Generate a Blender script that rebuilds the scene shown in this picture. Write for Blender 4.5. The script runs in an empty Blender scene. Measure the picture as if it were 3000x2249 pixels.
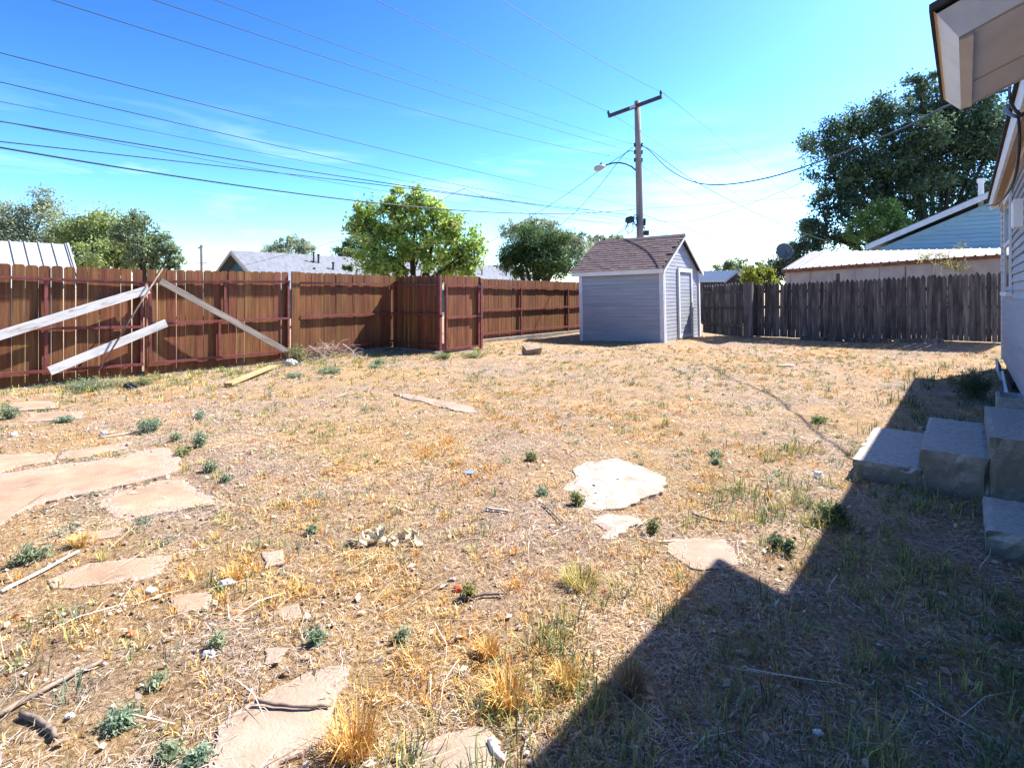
import bpy, math, random
import numpy as np
from mathutils import Vector, Matrix

random.seed(7)
rng = np.random.default_rng(11)
C = bpy.context.scene
COL = C.collection

# ---------------------------------------------------------------- camera
FPX, HZ, CAMH = 1620.0, 855.0, 1.42          # focal length and horizon in pixels of the 3000 px photo
YAW = math.atan(1330 / 1620)
SN, CS = math.sin(YAW), math.cos(YAW)
cam_d = bpy.data.cameras.new('camera')
cam = bpy.data.objects.new('camera', cam_d)
COL.objects.link(cam)
cam.location = (0, 0, CAMH)
cam.rotation_euler = (math.pi / 2, 0, YAW)
cam_d.sensor_width = 36
cam_d.lens = FPX / 3000 * 36
cam_d.shift_y = -(1124.5 - HZ) / 3000
cam_d.clip_start = 0.05
cam_d.clip_end = 3000
C.camera = cam

# ---------------------------------------------------------------- sky and sun
SUN = Vector((0.308, 0.787, 1.0)).normalized()
w = bpy.data.worlds.new('World')
C.world = w
w.use_nodes = True
nt = w.node_tree
bg = nt.nodes['Background']
sky = nt.nodes.new('ShaderNodeTexSky')
sky.sky_type = 'NISHITA'
sky.sun_disc = False
sky.sun_elevation = math.asin(SUN.z)
sky.sun_rotation = math.atan2(SUN.x, SUN.y)
sky.altitude = 900
sky.air_density = 1.0
sky.dust_density = 1.2
sky.ozone_density = 3.0
hs = nt.nodes.new('ShaderNodeHueSaturation')
hs.inputs['Saturation'].default_value = 1.05
hs.inputs['Value'].default_value = 0.62
hs.inputs['Hue'].default_value = 0.496
gam = nt.nodes.new('ShaderNodeGamma')
gam.inputs['Gamma'].default_value = 1.85
nt.links.new(sky.outputs[0], gam.inputs['Color'])
nt.links.new(gam.outputs[0], hs.inputs['Color'])
tc = nt.nodes.new('ShaderNodeTexCoord')
mp = nt.nodes.new('ShaderNodeMapping')
mp.inputs['Scale'].default_value = (1.3, 1.3, 9.0)
mp.inputs['Rotation'].default_value = (0.1, 0.05, 0.6)
nz = nt.nodes.new('ShaderNodeTexNoise')
nz.inputs['Scale'].default_value = 2.3
nz.inputs['Detail'].default_value = 7
nz.inputs['Roughness'].default_value = 0.6
nz.inputs['Distortion'].default_value = 0.5
cr = nt.nodes.new('ShaderNodeValToRGB')
cr.color_ramp.elements[0].position = 0.50
cr.color_ramp.elements[1].position = 0.85
cr.color_ramp.elements[1].color = (0.25, 0.25, 0.25, 1)
mx = nt.nodes.new('ShaderNodeMixRGB')
mx.inputs['Color2'].default_value = (24.0, 26.0, 28.0, 1)
nt.links.new(tc.outputs['Generated'], mp.inputs['Vector'])
nt.links.new(mp.outputs[0], nz.inputs['Vector'])
nt.links.new(nz.outputs[0], cr.inputs[0])
sx_ = nt.nodes.new('ShaderNodeSeparateXYZ')
nt.links.new(tc.outputs['Generated'], sx_.inputs[0])
low = nt.nodes.new('ShaderNodeMapRange')          # wisps only low over the horizon
low.inputs['From Min'].default_value = 0.32; low.inputs['From Max'].default_value = 0.16
nt.links.new(sx_.outputs['Z'], low.inputs['Value'])
cm = nt.nodes.new('ShaderNodeMath'); cm.operation = 'MULTIPLY'
nt.links.new(cr.outputs[0], cm.inputs[0]); nt.links.new(low.outputs[0], cm.inputs[1])
nt.links.new(cm.outputs[0], mx.inputs['Fac'])
nt.links.new(hs.outputs[0], mx.inputs['Color1'])
nt.links.new(mx.outputs[0], bg.inputs['Color'])
bg.inputs['Strength'].default_value = 0.05

sd = bpy.data.lights.new('sun', 'SUN')
sd.energy = 5.0
sd.angle = math.radians(0.5)
sd.color = (1.0, 0.95, 0.87)
so = bpy.data.objects.new('sun', sd)
COL.objects.link(so)
so.rotation_euler = SUN.to_track_quat('Z', 'Y').to_euler()
so.location = (10, 20, 40)

C.view_settings.view_transform = 'Standard'
C.view_settings.look = 'None'
C.view_settings.gamma = 1
C.view_settings.exposure = 1.62
C.view_settings.use_curve_mapping = False
C.render.engine = 'CYCLES'
try:
    C.cycles.max_bounces = 6
    C.cycles.transparent_max_bounces = 8
    C.cycles.use_denoising = True
except Exception:
    pass

# ---------------------------------------------------------------- layout helpers: photo pixel -> place in the world
def rdir(px):
    r = (px - 1500) / FPX
    return (-SN + r * CS, CS + r * SN)
def at_Z(px, py, Z):
    d = rdir(px)
    return Vector((d[0] * Z, d[1] * Z, CAMH - (py - HZ) / FPX * Z))
def G(px, py, z=0.0):
    return at_Z(px, py, (CAMH - z) * FPX / (py - HZ))
def at_x(px, py, x):
    return at_Z(px, py, x / rdir(px)[0])
def at_y(px, py, y):
    return at_Z(px, py, y / rdir(px)[1])

# ---------------------------------------------------------------- numpy noise
_H = rng.random((256, 256))
def vnoise(x, y, s=1.0, seed=0):
    x = np.asarray(x, float) * s + seed * 17.3
    y = np.asarray(y, float) * s + seed * 9.7
    xi = np.floor(x).astype(int); yi = np.floor(y).astype(int)
    fx = x - xi; fy = y - yi
    fx = fx * fx * (3 - 2 * fx); fy = fy * fy * (3 - 2 * fy)
    a = _H[xi & 255, yi & 255]; b = _H[(xi + 1) & 255, yi & 255]
    c = _H[xi & 255, (yi + 1) & 255]; d = _H[(xi + 1) & 255, (yi + 1) & 255]
    return (a * (1 - fx) + b * fx) * (1 - fy) + (c * (1 - fx) + d * fx) * fy
def fbm(x, y, s=1.0, o=4, seed=0):
    t = 0; a = 0.5; n = 0
    for k in range(o):
        t = t + a * vnoise(x, y, s * 2 ** k, seed + k * 3); n += a; a *= 0.5
    return t / n
def sstep(a, b, x):
    t = np.clip((np.asarray(x, float) - a) / (b - a), 0, 1)
    return t * t * (3 - 2 * t)
def gz(x, y):
    """height of the ground"""
    x = np.asarray(x, float); y = np.asarray(y, float)
    h = 0.18 * sstep(14.4, 16.5, y) * (0.75 + 0.4 * sstep(-3, 0.4, x)) * sstep(-6.6, -5.2, x) + 0.05 * sstep(9, 14, y) * sstep(-3, 0, x)
    h = h + 0.05 * (fbm(x, y, 0.35, 2, 5) - 0.5) + 0.05 * (fbm(x, y, 1.7, 4, 2) - 0.5)
    h = h - 0.07 * np.exp(-(((x + 9.2) / 1.4) ** 2 + ((y - 14.2) / 1.2) ** 2))
    return h
def gzf(x, y):
    return float(gz(x, y))

# ---------------------------------------------------------------- mesh helpers
class MB:
    def __init__(s):
        s.v = []; s.f = []
    def add(s, vs, fs):
        o = len(s.v)
        s.v += [tuple(p) for p in vs]
        s.f += [tuple(i + o for i in f) for f in fs]
        return s
    def extrude(s, pts, vec):
        """polygon (list of 3-D points) pushed along vec, closed"""
        n = len(pts); vec = Vector(vec)
        a = [Vector(p) for p in pts]; b = [p + vec for p in a]
        nrm = Vector((0, 0, 0))
        for i in range(n):
            p, q = a[i], a[(i + 1) % n]
            nrm += Vector(((p.y - q.y) * (p.z + q.z), (p.z - q.z) * (p.x + q.x), (p.x - q.x) * (p.y + q.y)))
        if nrm.dot(vec) > 0:
            a.reverse(); b.reverse()
        fs = [tuple(range(n)), tuple(range(2 * n - 1, n - 1, -1))]
        fs += [(i, i + n, (i + 1) % n + n, (i + 1) % n) for i in range(n)]
        fs = [tuple(reversed(f)) if k >= 2 else f for k, f in enumerate(fs)]
        return s.add(a + b, fs)
    def box(s, x0, x1, y0, y1, z0, z1):
        return s.extrude([(x0, y0, z0), (x1, y0, z0), (x1, y1, z0), (x0, y1, z0)], (0, 0, z1 - z0))
    def beam(s, p, q, wv, tv):
        """bar from p to q with full width vector wv and thickness vector tv"""
        p = Vector(p); q = Vector(q); wv = Vector(wv) / 2; tv = Vector(tv) / 2
        return s.extrude([p - wv - tv, p + wv - tv, p + wv + tv, p - wv + tv], q - p)
    def tube(s, pts, r, n=8, cap=True):
        pts = [Vector(p) for p in pts]
        m = len(pts)
        rs = r if hasattr(r, '__len__') else [r] * m
        rings = []
        ref = Vector((0.3, 0.2, 1)).normalized()
        for i, p in enumerate(pts):
            t = (pts[min(i + 1, m - 1)] - pts[max(i - 1, 0)])
            t = t.normalized() if t.length > 1e-9 else Vector((0, 0, 1))
            u = t.cross(ref)
            if u.length < 1e-3:
                u = t.cross(Vector((1, 0, 0)))
            u.normalize(); v2 = t.cross(u)
            rings += [p + (u * math.cos(2 * math.pi * k / n) + v2 * math.sin(2 * math.pi * k / n)) * rs[i] for k in range(n)]
        fs = []
        for i in range(m - 1):
            for k in range(n):
                a = i * n + k; b = i * n + (k + 1) % n
                fs.append((a, a + n, b + n, b))
        if cap:
            fs.append(tuple(range(n))); fs.append(tuple(range(m * n - 1, (m - 1) * n - 1, -1)))
        return s.add(rings, fs)
    def mesh(s, name, smooth=False):
        me = bpy.data.meshes.new(name)
        me.from_pydata(s.v, [], s.f)
        if smooth:
            me.polygons.foreach_set('use_smooth', [True] * len(me.polygons))
        me.update()
        if getattr(s, 'edge', None):
            a = me.attributes.new('edge', 'FLOAT', 'POINT'); a.data.foreach_set('value', np.array(s.edge, dtype=np.float32))
        return me

INV = {}
def link(name, me, mat, parent=None):
    o = bpy.data.objects.new(name, me)
    COL.objects.link(o)
    if mat is not None and not me.materials:
        me.materials.append(mat)
    if parent is not None:
        o.parent = parent
    return o
def root_of(o):
    while o.parent is not None:
        o = o.parent
    return o
def part(name, mb, mat, parent, smooth=False, world=True, label=None):
    """one mesh part; mb is in world coordinates unless world=False"""
    if world:
        M = INV.get(root_of(parent).name)
        if M is not None:
            mb.v = [tuple(M @ Vector(p)) for p in mb.v]
    o = link(name, mb.mesh(name, smooth), mat, parent)
    if label: o['label'] = label
    return o
def tag(o, label, cat, group=None):
    o['label'] = label; o['category'] = cat
    if group: o['group'] = group
    return o
def thing(name, label, cat, loc=(0, 0, 0), rot=(0, 0, 0), group=None):
    o = bpy.data.objects.new(name, None)
    o.empty_display_size = 0.2
    COL.objects.link(o)
    o.location = loc; o.rotation_euler = rot
    from mathutils import Euler
    M = Matrix.Translation(Vector(loc)) @ Euler(rot).to_matrix().to_4x4()
    INV[o.name] = M.inverted()
    return tag(o, label, cat, group)
def solo(name, mb, mat, label, cat, group=None, smooth=False):
    """a thing that is one mesh: origin at its base"""
    v = np.array(mb.v); base = Vector((v[:, 0].mean(), v[:, 1].mean(), v[:, 2].min()))
    mb.v = [tuple(Vector(p) - base) for p in mb.v]
    o = link(name, mb.mesh(name, smooth), mat)
    o.location = base
    return tag(o, label, cat, group)
def structure(name, mb, mat, smooth=False):
    o = link(name, mb.mesh(name, smooth), mat)
    o['kind'] = 'structure'
    return o
def np_mesh(name, V, nloops_per_face, loops, cols=None, smooth=False):
    me = bpy.data.meshes.new(name)
    me.vertices.add(len(V)); me.vertices.foreach_set('co', np.ascontiguousarray(V, dtype=np.float32).ravel())
    nf = len(nloops_per_face)
    me.loops.add(len(loops)); me.loops.foreach_set('vertex_index', np.ascontiguousarray(loops, dtype=np.int32))
    me.polygons.add(nf)
    st = np.concatenate([[0], np.cumsum(nloops_per_face)[:-1]]).astype(np.int32)
    me.polygons.foreach_set('loop_start', st)
    if smooth:
        me.polygons.foreach_set('use_smooth', np.ones(nf, dtype=bool))
    me.update(calc_edges=True)
    if cols is not None:
        a = me.color_attributes.new('tint', 'FLOAT_COLOR', 'POINT')
        c4 = np.ones((len(V), 4), dtype=np.float32); c4[:, :3] = cols
        a.data.foreach_set('color', c4.ravel())
    return me

# ---------------------------------------------------------------- materials
def mat_new(name):
    m = bpy.data.materials.new(name); m.use_nodes = True
    return m, m.node_tree, m.node_tree.nodes['Principled BSDF']
def ramp(nt_, pos_cols):
    r = nt_.nodes.new('ShaderNodeValToRGB')
    e = r.color_ramp.elements
    e[0].position = pos_cols[0][0]; e[0].color = (*pos_cols[0][1], 1)
    e[1].position = pos_cols[-1][0]; e[1].color = (*pos_cols[-1][1], 1)
    for p, c in pos_cols[1:-1]:
        k = e.new(p); k.color = (*c, 1)
    return r
def surf(name, cols, scale=(6, 6, 6), detail=6, rough=0.8, bump=0.2, bscale=60, rnd=0.25, metal=0.0, hue_rnd=0.0, spec=0.3, dist=0.0, world=False, bdist=0.01):
    """procedural surface: stretched noise through a colour ramp, per-object tint, fine bump"""
    m, t, b = mat_new(name)
    N = t.nodes; L = t.links
    tcn = N.new('ShaderNodeTexCoord'); oi = N.new('ShaderNodeObjectInfo')
    mul = N.new('ShaderNodeVectorMath'); mul.operation = 'SCALE'; mul.inputs[0].default_value = (37, 23, 51)
    L.new(oi.outputs['Random'], mul.inputs['Scale'])
    ad = N.new('ShaderNodeVectorMath'); ad.operation = 'ADD'
    if world:
        ge = N.new('ShaderNodeNewGeometry'); L.new(ge.outputs['Position'], ad.inputs[0])
    else:
        L.new(tcn.outputs['Object'], ad.inputs[0]); L.new(mul.outputs[0], ad.inputs[1])
    mpn = N.new('ShaderNodeMapping'); mpn.inputs['Scale'].default_value = scale
    L.new(ad.outputs[0], mpn.inputs['Vector'])
    no = N.new('ShaderNodeTexNoise'); no.inputs['Scale'].default_value = 1.0
    no.inputs['Detail'].default_value = detail; no.inputs['Roughness'].default_value = 0.62
    no.inputs['Distortion'].default_value = dist
    L.new(mpn.outputs[0], no.inputs['Vector'])
    n = len(cols)
    r = ramp(t, [(0.28 + 0.44 * i / max(1, n - 1), c) for i, c in enumerate(cols)])
    L.new(no.outputs[0], r.inputs[0])
    hv = N.new('ShaderNodeHueSaturation')
    mr = N.new('ShaderNodeMapRange'); mr.inputs['To Min'].default_value = 1 - rnd; mr.inputs['To Max'].default_value = 1 + rnd
    L.new(oi.outputs['Random'], mr.inputs['Value']); L.new(mr.outputs[0], hv.inputs['Value'])
    if hue_rnd:
        m2 = N.new('ShaderNodeMapRange'); m2.inputs['To Min'].default_value = 0.5 - hue_rnd; m2.inputs['To Max'].default_value = 0.5 + hue_rnd
        wn = N.new('ShaderNodeTexWhiteNoise'); wn.noise_dimensions = '1D'; L.new(oi.outputs['Random'], wn.inputs['W'])
        L.new(wn.outputs['Value'], m2.inputs['Value']); L.new(m2.outputs[0], hv.inputs['Hue'])
    L.new(r.outputs[0], hv.inputs['Color']); L.new(hv.outputs[0], b.inputs['Base Color'])
    b.inputs['Roughness'].default_value = rough; b.inputs['Metallic'].default_value = metal
    b.inputs['Specular IOR Level'].default_value = spec
    if bump:
        mb_ = N.new('ShaderNodeMapping'); k = bscale / max(scale); mb_.inputs['Scale'].default_value = tuple(s * k for s in scale)
        L.new(ad.outputs[0], mb_.inputs['Vector'])
        n2 = N.new('ShaderNodeTexNoise'); n2.inputs['Scale'].default_value = 1.0; n2.inputs['Detail'].default_value = 4
        L.new(mb_.outputs[0], n2.inputs['Vector'])
        bp = N.new('ShaderNodeBump'); bp.inputs['Strength'].default_value = bump; bp.inputs['Distance'].default_value = bdist
        L.new(n2.outputs[0], bp.inputs['Height']); L.new(bp.outputs[0], b.inputs['Normal'])
    return m
def stone_surf(name, cols, sc=3.0, soil=0.5):
    """flat stone: stained ramp with soil caught along the rim and in hollows"""
    m = surf(name, cols, (sc, sc, sc), 9, 0.92, 0.4, 90, 0.04, world=True)
    t = m.node_tree; N = t.nodes; L = t.links; b = N['Principled BSDF']
    src = b.inputs['Base Color'].links[0].from_socket
    at = N.new('ShaderNodeAttribute'); at.attribute_name = 'edge'
    g = N.new('ShaderNodeNewGeometry')
    n1 = N.new('ShaderNodeTexNoise'); n1.inputs['Scale'].default_value = 6.5; n1.inputs['Detail'].default_value = 9; n1.inputs['Roughness'].default_value = .68
    L.new(g.outputs['Position'], n1.inputs['Vector'])
    ad = N.new('ShaderNodeMath'); ad.operation = 'MULTIPLY_ADD'; ad.inputs[1].default_value = .34
    L.new(at.outputs['Fac'], ad.inputs[0]); L.new(n1.outputs[0], ad.inputs[2])
    mr = N.new('ShaderNodeMapRange'); mr.inputs['From Min'].default_value = .54; mr.inputs['From Max'].default_value = .66; mr.inputs['To Max'].default_value = .9 if soil > .4 else .6
    L.new(ad.outputs[0], mr.inputs['Value'])
    n2 = N.new('ShaderNodeTexNoise'); n2.inputs['Scale'].default_value = 70; n2.inputs['Detail'].default_value = 7; n2.inputs['Roughness'].default_value = .75
    L.new(g.outputs['Position'], n2.inputs['Vector'])
    rp = ramp(t, [(.32, (.13, .09, .07)), (.5, (.30, .21, .16)), (.68, (.46, .35, .27))]); L.new(n2.outputs[0], rp.inputs[0])
    mx_ = N.new('ShaderNodeMixRGB'); L.new(mr.outputs[0], mx_.inputs['Fac']); L.new(src, mx_.inputs['Color1']); L.new(rp.outputs[0], mx_.inputs['Color2'])
    L.new(mx_.outputs[0], b.inputs['Base Color'])
    return m
def leafmat(name, trans=0.35, rough=0.6):
    m, t, b = mat_new(name)
    N = t.nodes; L = t.links
    at = N.new('ShaderNodeAttribute'); at.attribute_name = 'tint'
    tr = N.new('ShaderNodeBsdfTranslucent'); mxs = N.new('ShaderNodeMixShader'); mxs.inputs[0].default_value = trans
    L.new(at.outputs['Color'], b.inputs['Base Color']); L.new(at.outputs['Color'], tr.inputs['Color'])
    b.inputs['Roughness'].default_value = rough; b.inputs['Specular IOR Level'].default_value = 0.25
    L.new(b.outputs[0], mxs.inputs[1]); L.new(tr.outputs[0], mxs.inputs[2])
    L.new(mxs.outputs[0], N['Material Output'].inputs['Surface'])
    return m
M = {}
M['brown'] = surf('stained_cedar', [(.07, .027, .011), (.12, .046, .017), (.175, .071, .026), (.245, .115, .052)], (20, 20, 1.1), 9, 0.72, 0.35, 90, 0.20, hue_rnd=0.014)
M['redmetal'] = surf('red_oxide_metal', [(.10, .022, .024), (.15, .038, .036), (.20, .07, .055)], (9, 9, 9), 5, 0.55, 0.1, 60, 0.08, spec=0.4)
M['greywood'] = surf('weathered_grey_wood', [(.02, .018, .020), (.05, .044, .046), (.10, .088, .086), (.17, .15, .145)], (14, 14, 1.6), 7, 0.85, 0.5, 80, 0.35, hue_rnd=0.015)
M['plankgrey'] = surf('old_grey_plank', [(.12, .10, .085), (.22, .19, .16), (.33, .29, .25)], (3, 30, 30), 7, 0.85, 0.5, 90, 0.1)
M['whitewood'] = surf('chipped_white_paint', [(.22, .19, .165), (.46, .45, .44), (.54, .545, .555), (.58, .585, .60)], (3.0, 16, 16), 8, 0.7, 0.3, 60, 0.04, dist=0.8)
M['yellowwood'] = surf('raw_yellow_pine', [(.30, .17, .07), (.36, .235, .11), (.42, .30, .16)], (3, 25, 25), 5, 0.75, 0.2, 60, 0.05)
M['siding'] = surf('grey_lap_siding', [(.25, .265, .295), (.31, .325, .36), (.36, .375, .41)], (1.2, 1.2, 9), 5, 0.6, 0.12, 50, 0.05)
M['housesiding'] = surf('pale_lap_siding', [(.24, .25, .28), (.29, .30, .335), (.33, .34, .375)], (1.0, 1.0, 9), 5, 0.6, 0.12, 50, 0.10)
M['trim'] = surf('white_trim_paint', [(.50, .51, .54), (.58, .59, .62), (.64, .65, .67)], (4, 4, 4), 5, 0.55, 0.08, 40, 0.03)
M['soffit'] = surf('cream_soffit_paint', [(.66, .635, .615), (.72, .70, .68), (.76, .74, .72)], (3, 3, 3), 5, 0.65, 0.1, 60, 0.03)
M['tan'] = surf('tan_trim_paint', [(.42, .33, .26), (.50, .41, .33)], (5, 5, 5), 4, 0.65, 0.08, 50, 0.03)
M['shingle'] = surf('purple_brown_shingle', [(.085, .062, .064), (.115, .084, .087), (.15, .11, .112)], (30, 30, 30), 6, 0.9, 0.5, 220, 0.14, spec=0.15)
M['darkroof'] = surf('dark_roof_edge', [(.03, .028, .03), (.055, .05, .05)], (12, 12, 12), 4, 0.9, 0.4, 90, 0.1)
M['greyroof'] = surf('grey_composition_roof', [(.10, .11, .13), (.145, .155, .18), (.19, .20, .225)], (1.0, 5, 5), 8, 0.9, 0.3, 60, 0.04)
M['whitemetal'] = surf('white_metal_roof', [(.26, .26, .255), (.31, .31, .305), (.35, .35, .345)], (1, 1, 1), 5, 0.45, 0.05, 20, 0.05, spec=0.4)
M['tin'] = surf('galvanised_roof', [(.17, .16, .155), (.26, .25, .245), (.33, .33, .335)], (2, 2, 2), 6, 0.5, 0.05, 30, 0.28, metal=0.15, spec=0.5)
M['rust'] = surf('rusty_edge', [(.10, .035, .02), (.19, .07, .035), (.30, .14, .08)], (8, 8, 8), 6, 0.9, 0.2, 60, 0.08)
M['garage'] = surf('dusty_tan_siding', [(.30, .25, .22), (.40, .345, .31), (.46, .40, .36)], (3, 3, 1.4), 6, 0.85, 0.15, 40, 0.05)
M['bluewall'] = surf('pale_blue_siding', [(.24, .39, .48), (.29, .45, .54), (.33, .49, .58)], (1, 1, 7), 4, 0.7, 0.08, 40, 0.04)
M['teal'] = surf('teal_siding', [(.03, .10, .12), (.045, .14, .16)], (2, 2, 5), 4, 0.8, 0.1, 40, 0.04)
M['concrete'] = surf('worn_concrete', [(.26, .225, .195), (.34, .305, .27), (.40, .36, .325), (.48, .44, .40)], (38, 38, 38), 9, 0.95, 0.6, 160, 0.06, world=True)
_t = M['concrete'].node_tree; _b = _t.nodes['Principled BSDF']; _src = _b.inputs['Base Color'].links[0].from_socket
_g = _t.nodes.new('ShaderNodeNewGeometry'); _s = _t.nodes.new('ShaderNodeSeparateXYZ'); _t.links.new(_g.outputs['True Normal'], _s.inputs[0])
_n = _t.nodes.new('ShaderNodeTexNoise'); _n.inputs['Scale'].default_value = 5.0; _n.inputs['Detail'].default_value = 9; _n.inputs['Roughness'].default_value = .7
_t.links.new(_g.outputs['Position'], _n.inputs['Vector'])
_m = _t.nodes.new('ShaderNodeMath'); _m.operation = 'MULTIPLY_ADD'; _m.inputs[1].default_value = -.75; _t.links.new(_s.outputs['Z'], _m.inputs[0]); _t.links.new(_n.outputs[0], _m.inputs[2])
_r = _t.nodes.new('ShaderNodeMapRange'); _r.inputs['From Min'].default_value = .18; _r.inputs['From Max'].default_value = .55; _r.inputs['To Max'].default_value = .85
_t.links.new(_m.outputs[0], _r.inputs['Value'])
_x = _t.nodes.new('ShaderNodeMixRGB'); _x.inputs['Color2'].default_value = (.14, .115, .092, 1)  # brown on upright faces: part dirt stain, part shade put into the colour
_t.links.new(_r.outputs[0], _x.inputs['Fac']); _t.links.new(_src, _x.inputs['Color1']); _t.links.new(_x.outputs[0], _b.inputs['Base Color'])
M['rock'] = surf('pale_rock', [(.33, .31, .30), (.48, .46, .45), (.60, .58, .57)], (9, 9, 9), 7, 0.9, 0.5, 60, 0.1)
M['stick'] = surf('dead_wood', [(.10, .075, .06), (.17, .13, .105), (.28, .22, .18)], (14, 14, 14), 6, 0.9, 0.4, 60, 0.2)
M['palestick'] = surf('bleached_wood', [(.38, .33, .28), (.52, .46, .40), (.60, .55, .50)], (14, 14, 14), 6, 0.9, 0.3, 60, 0.15)
M['twig'] = surf('dry_brush', [(.20, .15, .11), (.32, .25, .19), (.42, .35, .28)], (14, 14, 14), 5, 0.9, 0.2, 60, 0.1)
M['bark'] = surf('tree_bark', [(.02, .016, .013), (.045, .036, .028), (.075, .06, .048)], (8, 8, 2), 6, 0.95, 0.5, 40, 0.1)
M['pole'] = surf('pole_timber', [(.15, .125, .12), (.23, .195, .185), (.30, .265, .25)], (10, 10, 0.7), 7, 0.9, 0.3, 60, 0.04)
M['darkmetal'] = surf('dark_metal', [(.02, .025, .03), (.045, .05, .055)], (10, 10, 10), 4, 0.55, 0.05, 30, 0.1)
M['wire'] = surf('weathered_cable', [(.02, .045, .07), (.03, .06, .09)], (5, 5, 5), 3, 0.6, 0, 30, 0.1)
M['dish'] = surf('grey_dish', [(.09, .10, .11), (.13, .14, .15)], (6, 6, 6), 3, 0.6, 0, 30, 0.05)
M['lamp'] = surf('lamp_grey', [(.36, .36, .36), (.46, .46, .46)], (6, 6, 6), 3, 0.5, 0, 30, 0.05)
M['whiteplastic'] = surf('white_plastic', [(.70, .71, .72), (.78, .78, .78)], (6, 6, 6), 3, 0.5, 0.03, 30, 0.03)
M['blue'] = surf('blue_glazed', [(.16, .22, .30), (.22, .29, .38)], (20, 20, 20), 3, 0.4, 0, 30, 0.03)
M['redplastic'] = surf('red_scrap', [(.55, .05, .02), (.62, .09, .03)], (20, 20, 20), 3, 0.5, 0.1, 60, 0.05)
M['paper'] = surf('cream_scrap', [(.40, .31, .17), (.60, .52, .36), (.68, .62, .48)], (20, 20, 20), 6, 0.85, 0.2, 60, 0.05)
M['redleaf'] = surf('orange_leaf', [(.45, .12, .04), (.58, .22, .08)], (20, 20, 20), 5, 0.8, 0.1, 60, 0.2)
M['block'] = surf('cinder_block', [(.20, .20, .20), (.29, .29, .285), (.36, .355, .35)], (25, 25, 25), 7, 0.95, 0.6, 120, 0.06)
gm, gt, gb = mat_new('window_glass')
gb.inputs['Base Color'].default_value = (.03, .04, .05, 1); gb.inputs['Roughness'].default_value = 0.08
M['glass'] = gm
M['leaf'] = leafmat('leaf', 0.45)
M['straw'] = leafmat('straw', 0.15, 0.75)
M['whiteslab'] = stone_surf('bleached_lime_slab', [(.20, .15, .11), (.275, .24, .205), (.32, .305, .285), (.36, .355, .345)], 7.0, .3)
M['flag'] = stone_surf('pink_sandstone', [(.18, .115, .078), (.26, .17, .112), (.31, .21, .14), (.36, .27, .19)], 3.0)
M['flagpale'] = stone_surf('tan_sandstone', [(.19, .135, .10), (.27, .205, .155), (.33, .265, .205)], 5.0)

# ---- ground material
def ground_mat():
    m, t, b = mat_new('dry_soil')
    N = t.nodes; L = t.links
    g = N.new('ShaderNodeNewGeometry')
    def noise(s, d, ro=0.6, vec=None, di=0.0):
        n = N.new('ShaderNodeTexNoise'); n.inputs['Scale'].default_value = s; n.inputs['Detail'].default_value = d
        n.inputs['Roughness'].default_value = ro; n.inputs['Distortion'].default_value = di
        L.new(vec or g.outputs['Position'], n.inputs['Vector']); return n
    fine = noise(42, 8, 0.72, di=0.6)
    r1 = ramp(t, [(0.32, (.11, .075, .055)), (0.43, (.25, .175, .13)), (0.54, (.40, .295, .215)), (0.66, (.56, .445, .33))])
    L.new(fine.outputs[0], r1.inputs[0])
    r2 = ramp(t, [(0.32, (.13, .08, .04)), (0.44, (.32, .20, .095)), (0.55, (.47, .32, .17)), (0.68, (.60, .47, .30))])
    L.new(fine.outputs[0], r2.inputs[0])
    big = noise(0.55, 5, 0.6)
    rb = ramp(t, [(0.38, (0, 0, 0)), (0.58, (1, 1, 1))]); L.new(big.outputs[0], rb.inputs[0])
    mxn = N.new('ShaderNodeMixRGB'); L.new(rb.outputs[0], mxn.inputs['Fac']); L.new(r1.outputs[0], mxn.inputs['Color1']); L.new(r2.outputs[0], mxn.inputs['Color2'])
    med = noise(3.2, 6, 0.65)
    rm = ramp(t, [(0.28, (.72, .70, .70)), (0.72, (1.22, 1.2, 1.18))]); L.new(med.outputs[0], rm.inputs[0])
    mul = N.new('ShaderNodeMixRGB'); mul.blend_type = 'MULTIPLY'; mul.inputs['Fac'].default_value = 1
    L.new(mxn.outputs[0], mul.inputs['Color1']); L.new(rm.outputs[0], mul.inputs['Color2'])
    # patches of grey-green dead grass
    gr = noise(0.9, 5, 0.6); rg = ramp(t, [(0.55, (0, 0, 0)), (0.72, (.45, .45, .45))]); L.new(gr.outputs[0], rg.inputs[0])
    mg = N.new('ShaderNodeMixRGB'); L.new(rg.outputs[0], mg.inputs['Fac']); L.new(mul.outputs[0], mg.inputs['Color1']); mg.inputs['Color2'].default_value = (.20, .18, .09, 1)
    L.new(mg.outputs[0], b.inputs['Base Color'])
    b.inputs['Roughness'].default_value = 0.95; b.inputs['Specular IOR Level'].default_value = 0.1
    bn = noise(55, 9, 0.7, di=0.4); bp = N.new('ShaderNodeBump'); bp.inputs['Strength'].default_value = 1.0; bp.inputs['Distance'].default_value = 0.045
    L.new(bn.outputs[0], bp.inputs['Height']); L.new(bp.outputs[0], b.inputs['Normal'])
    return m
M['ground'] = ground_mat()

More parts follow.
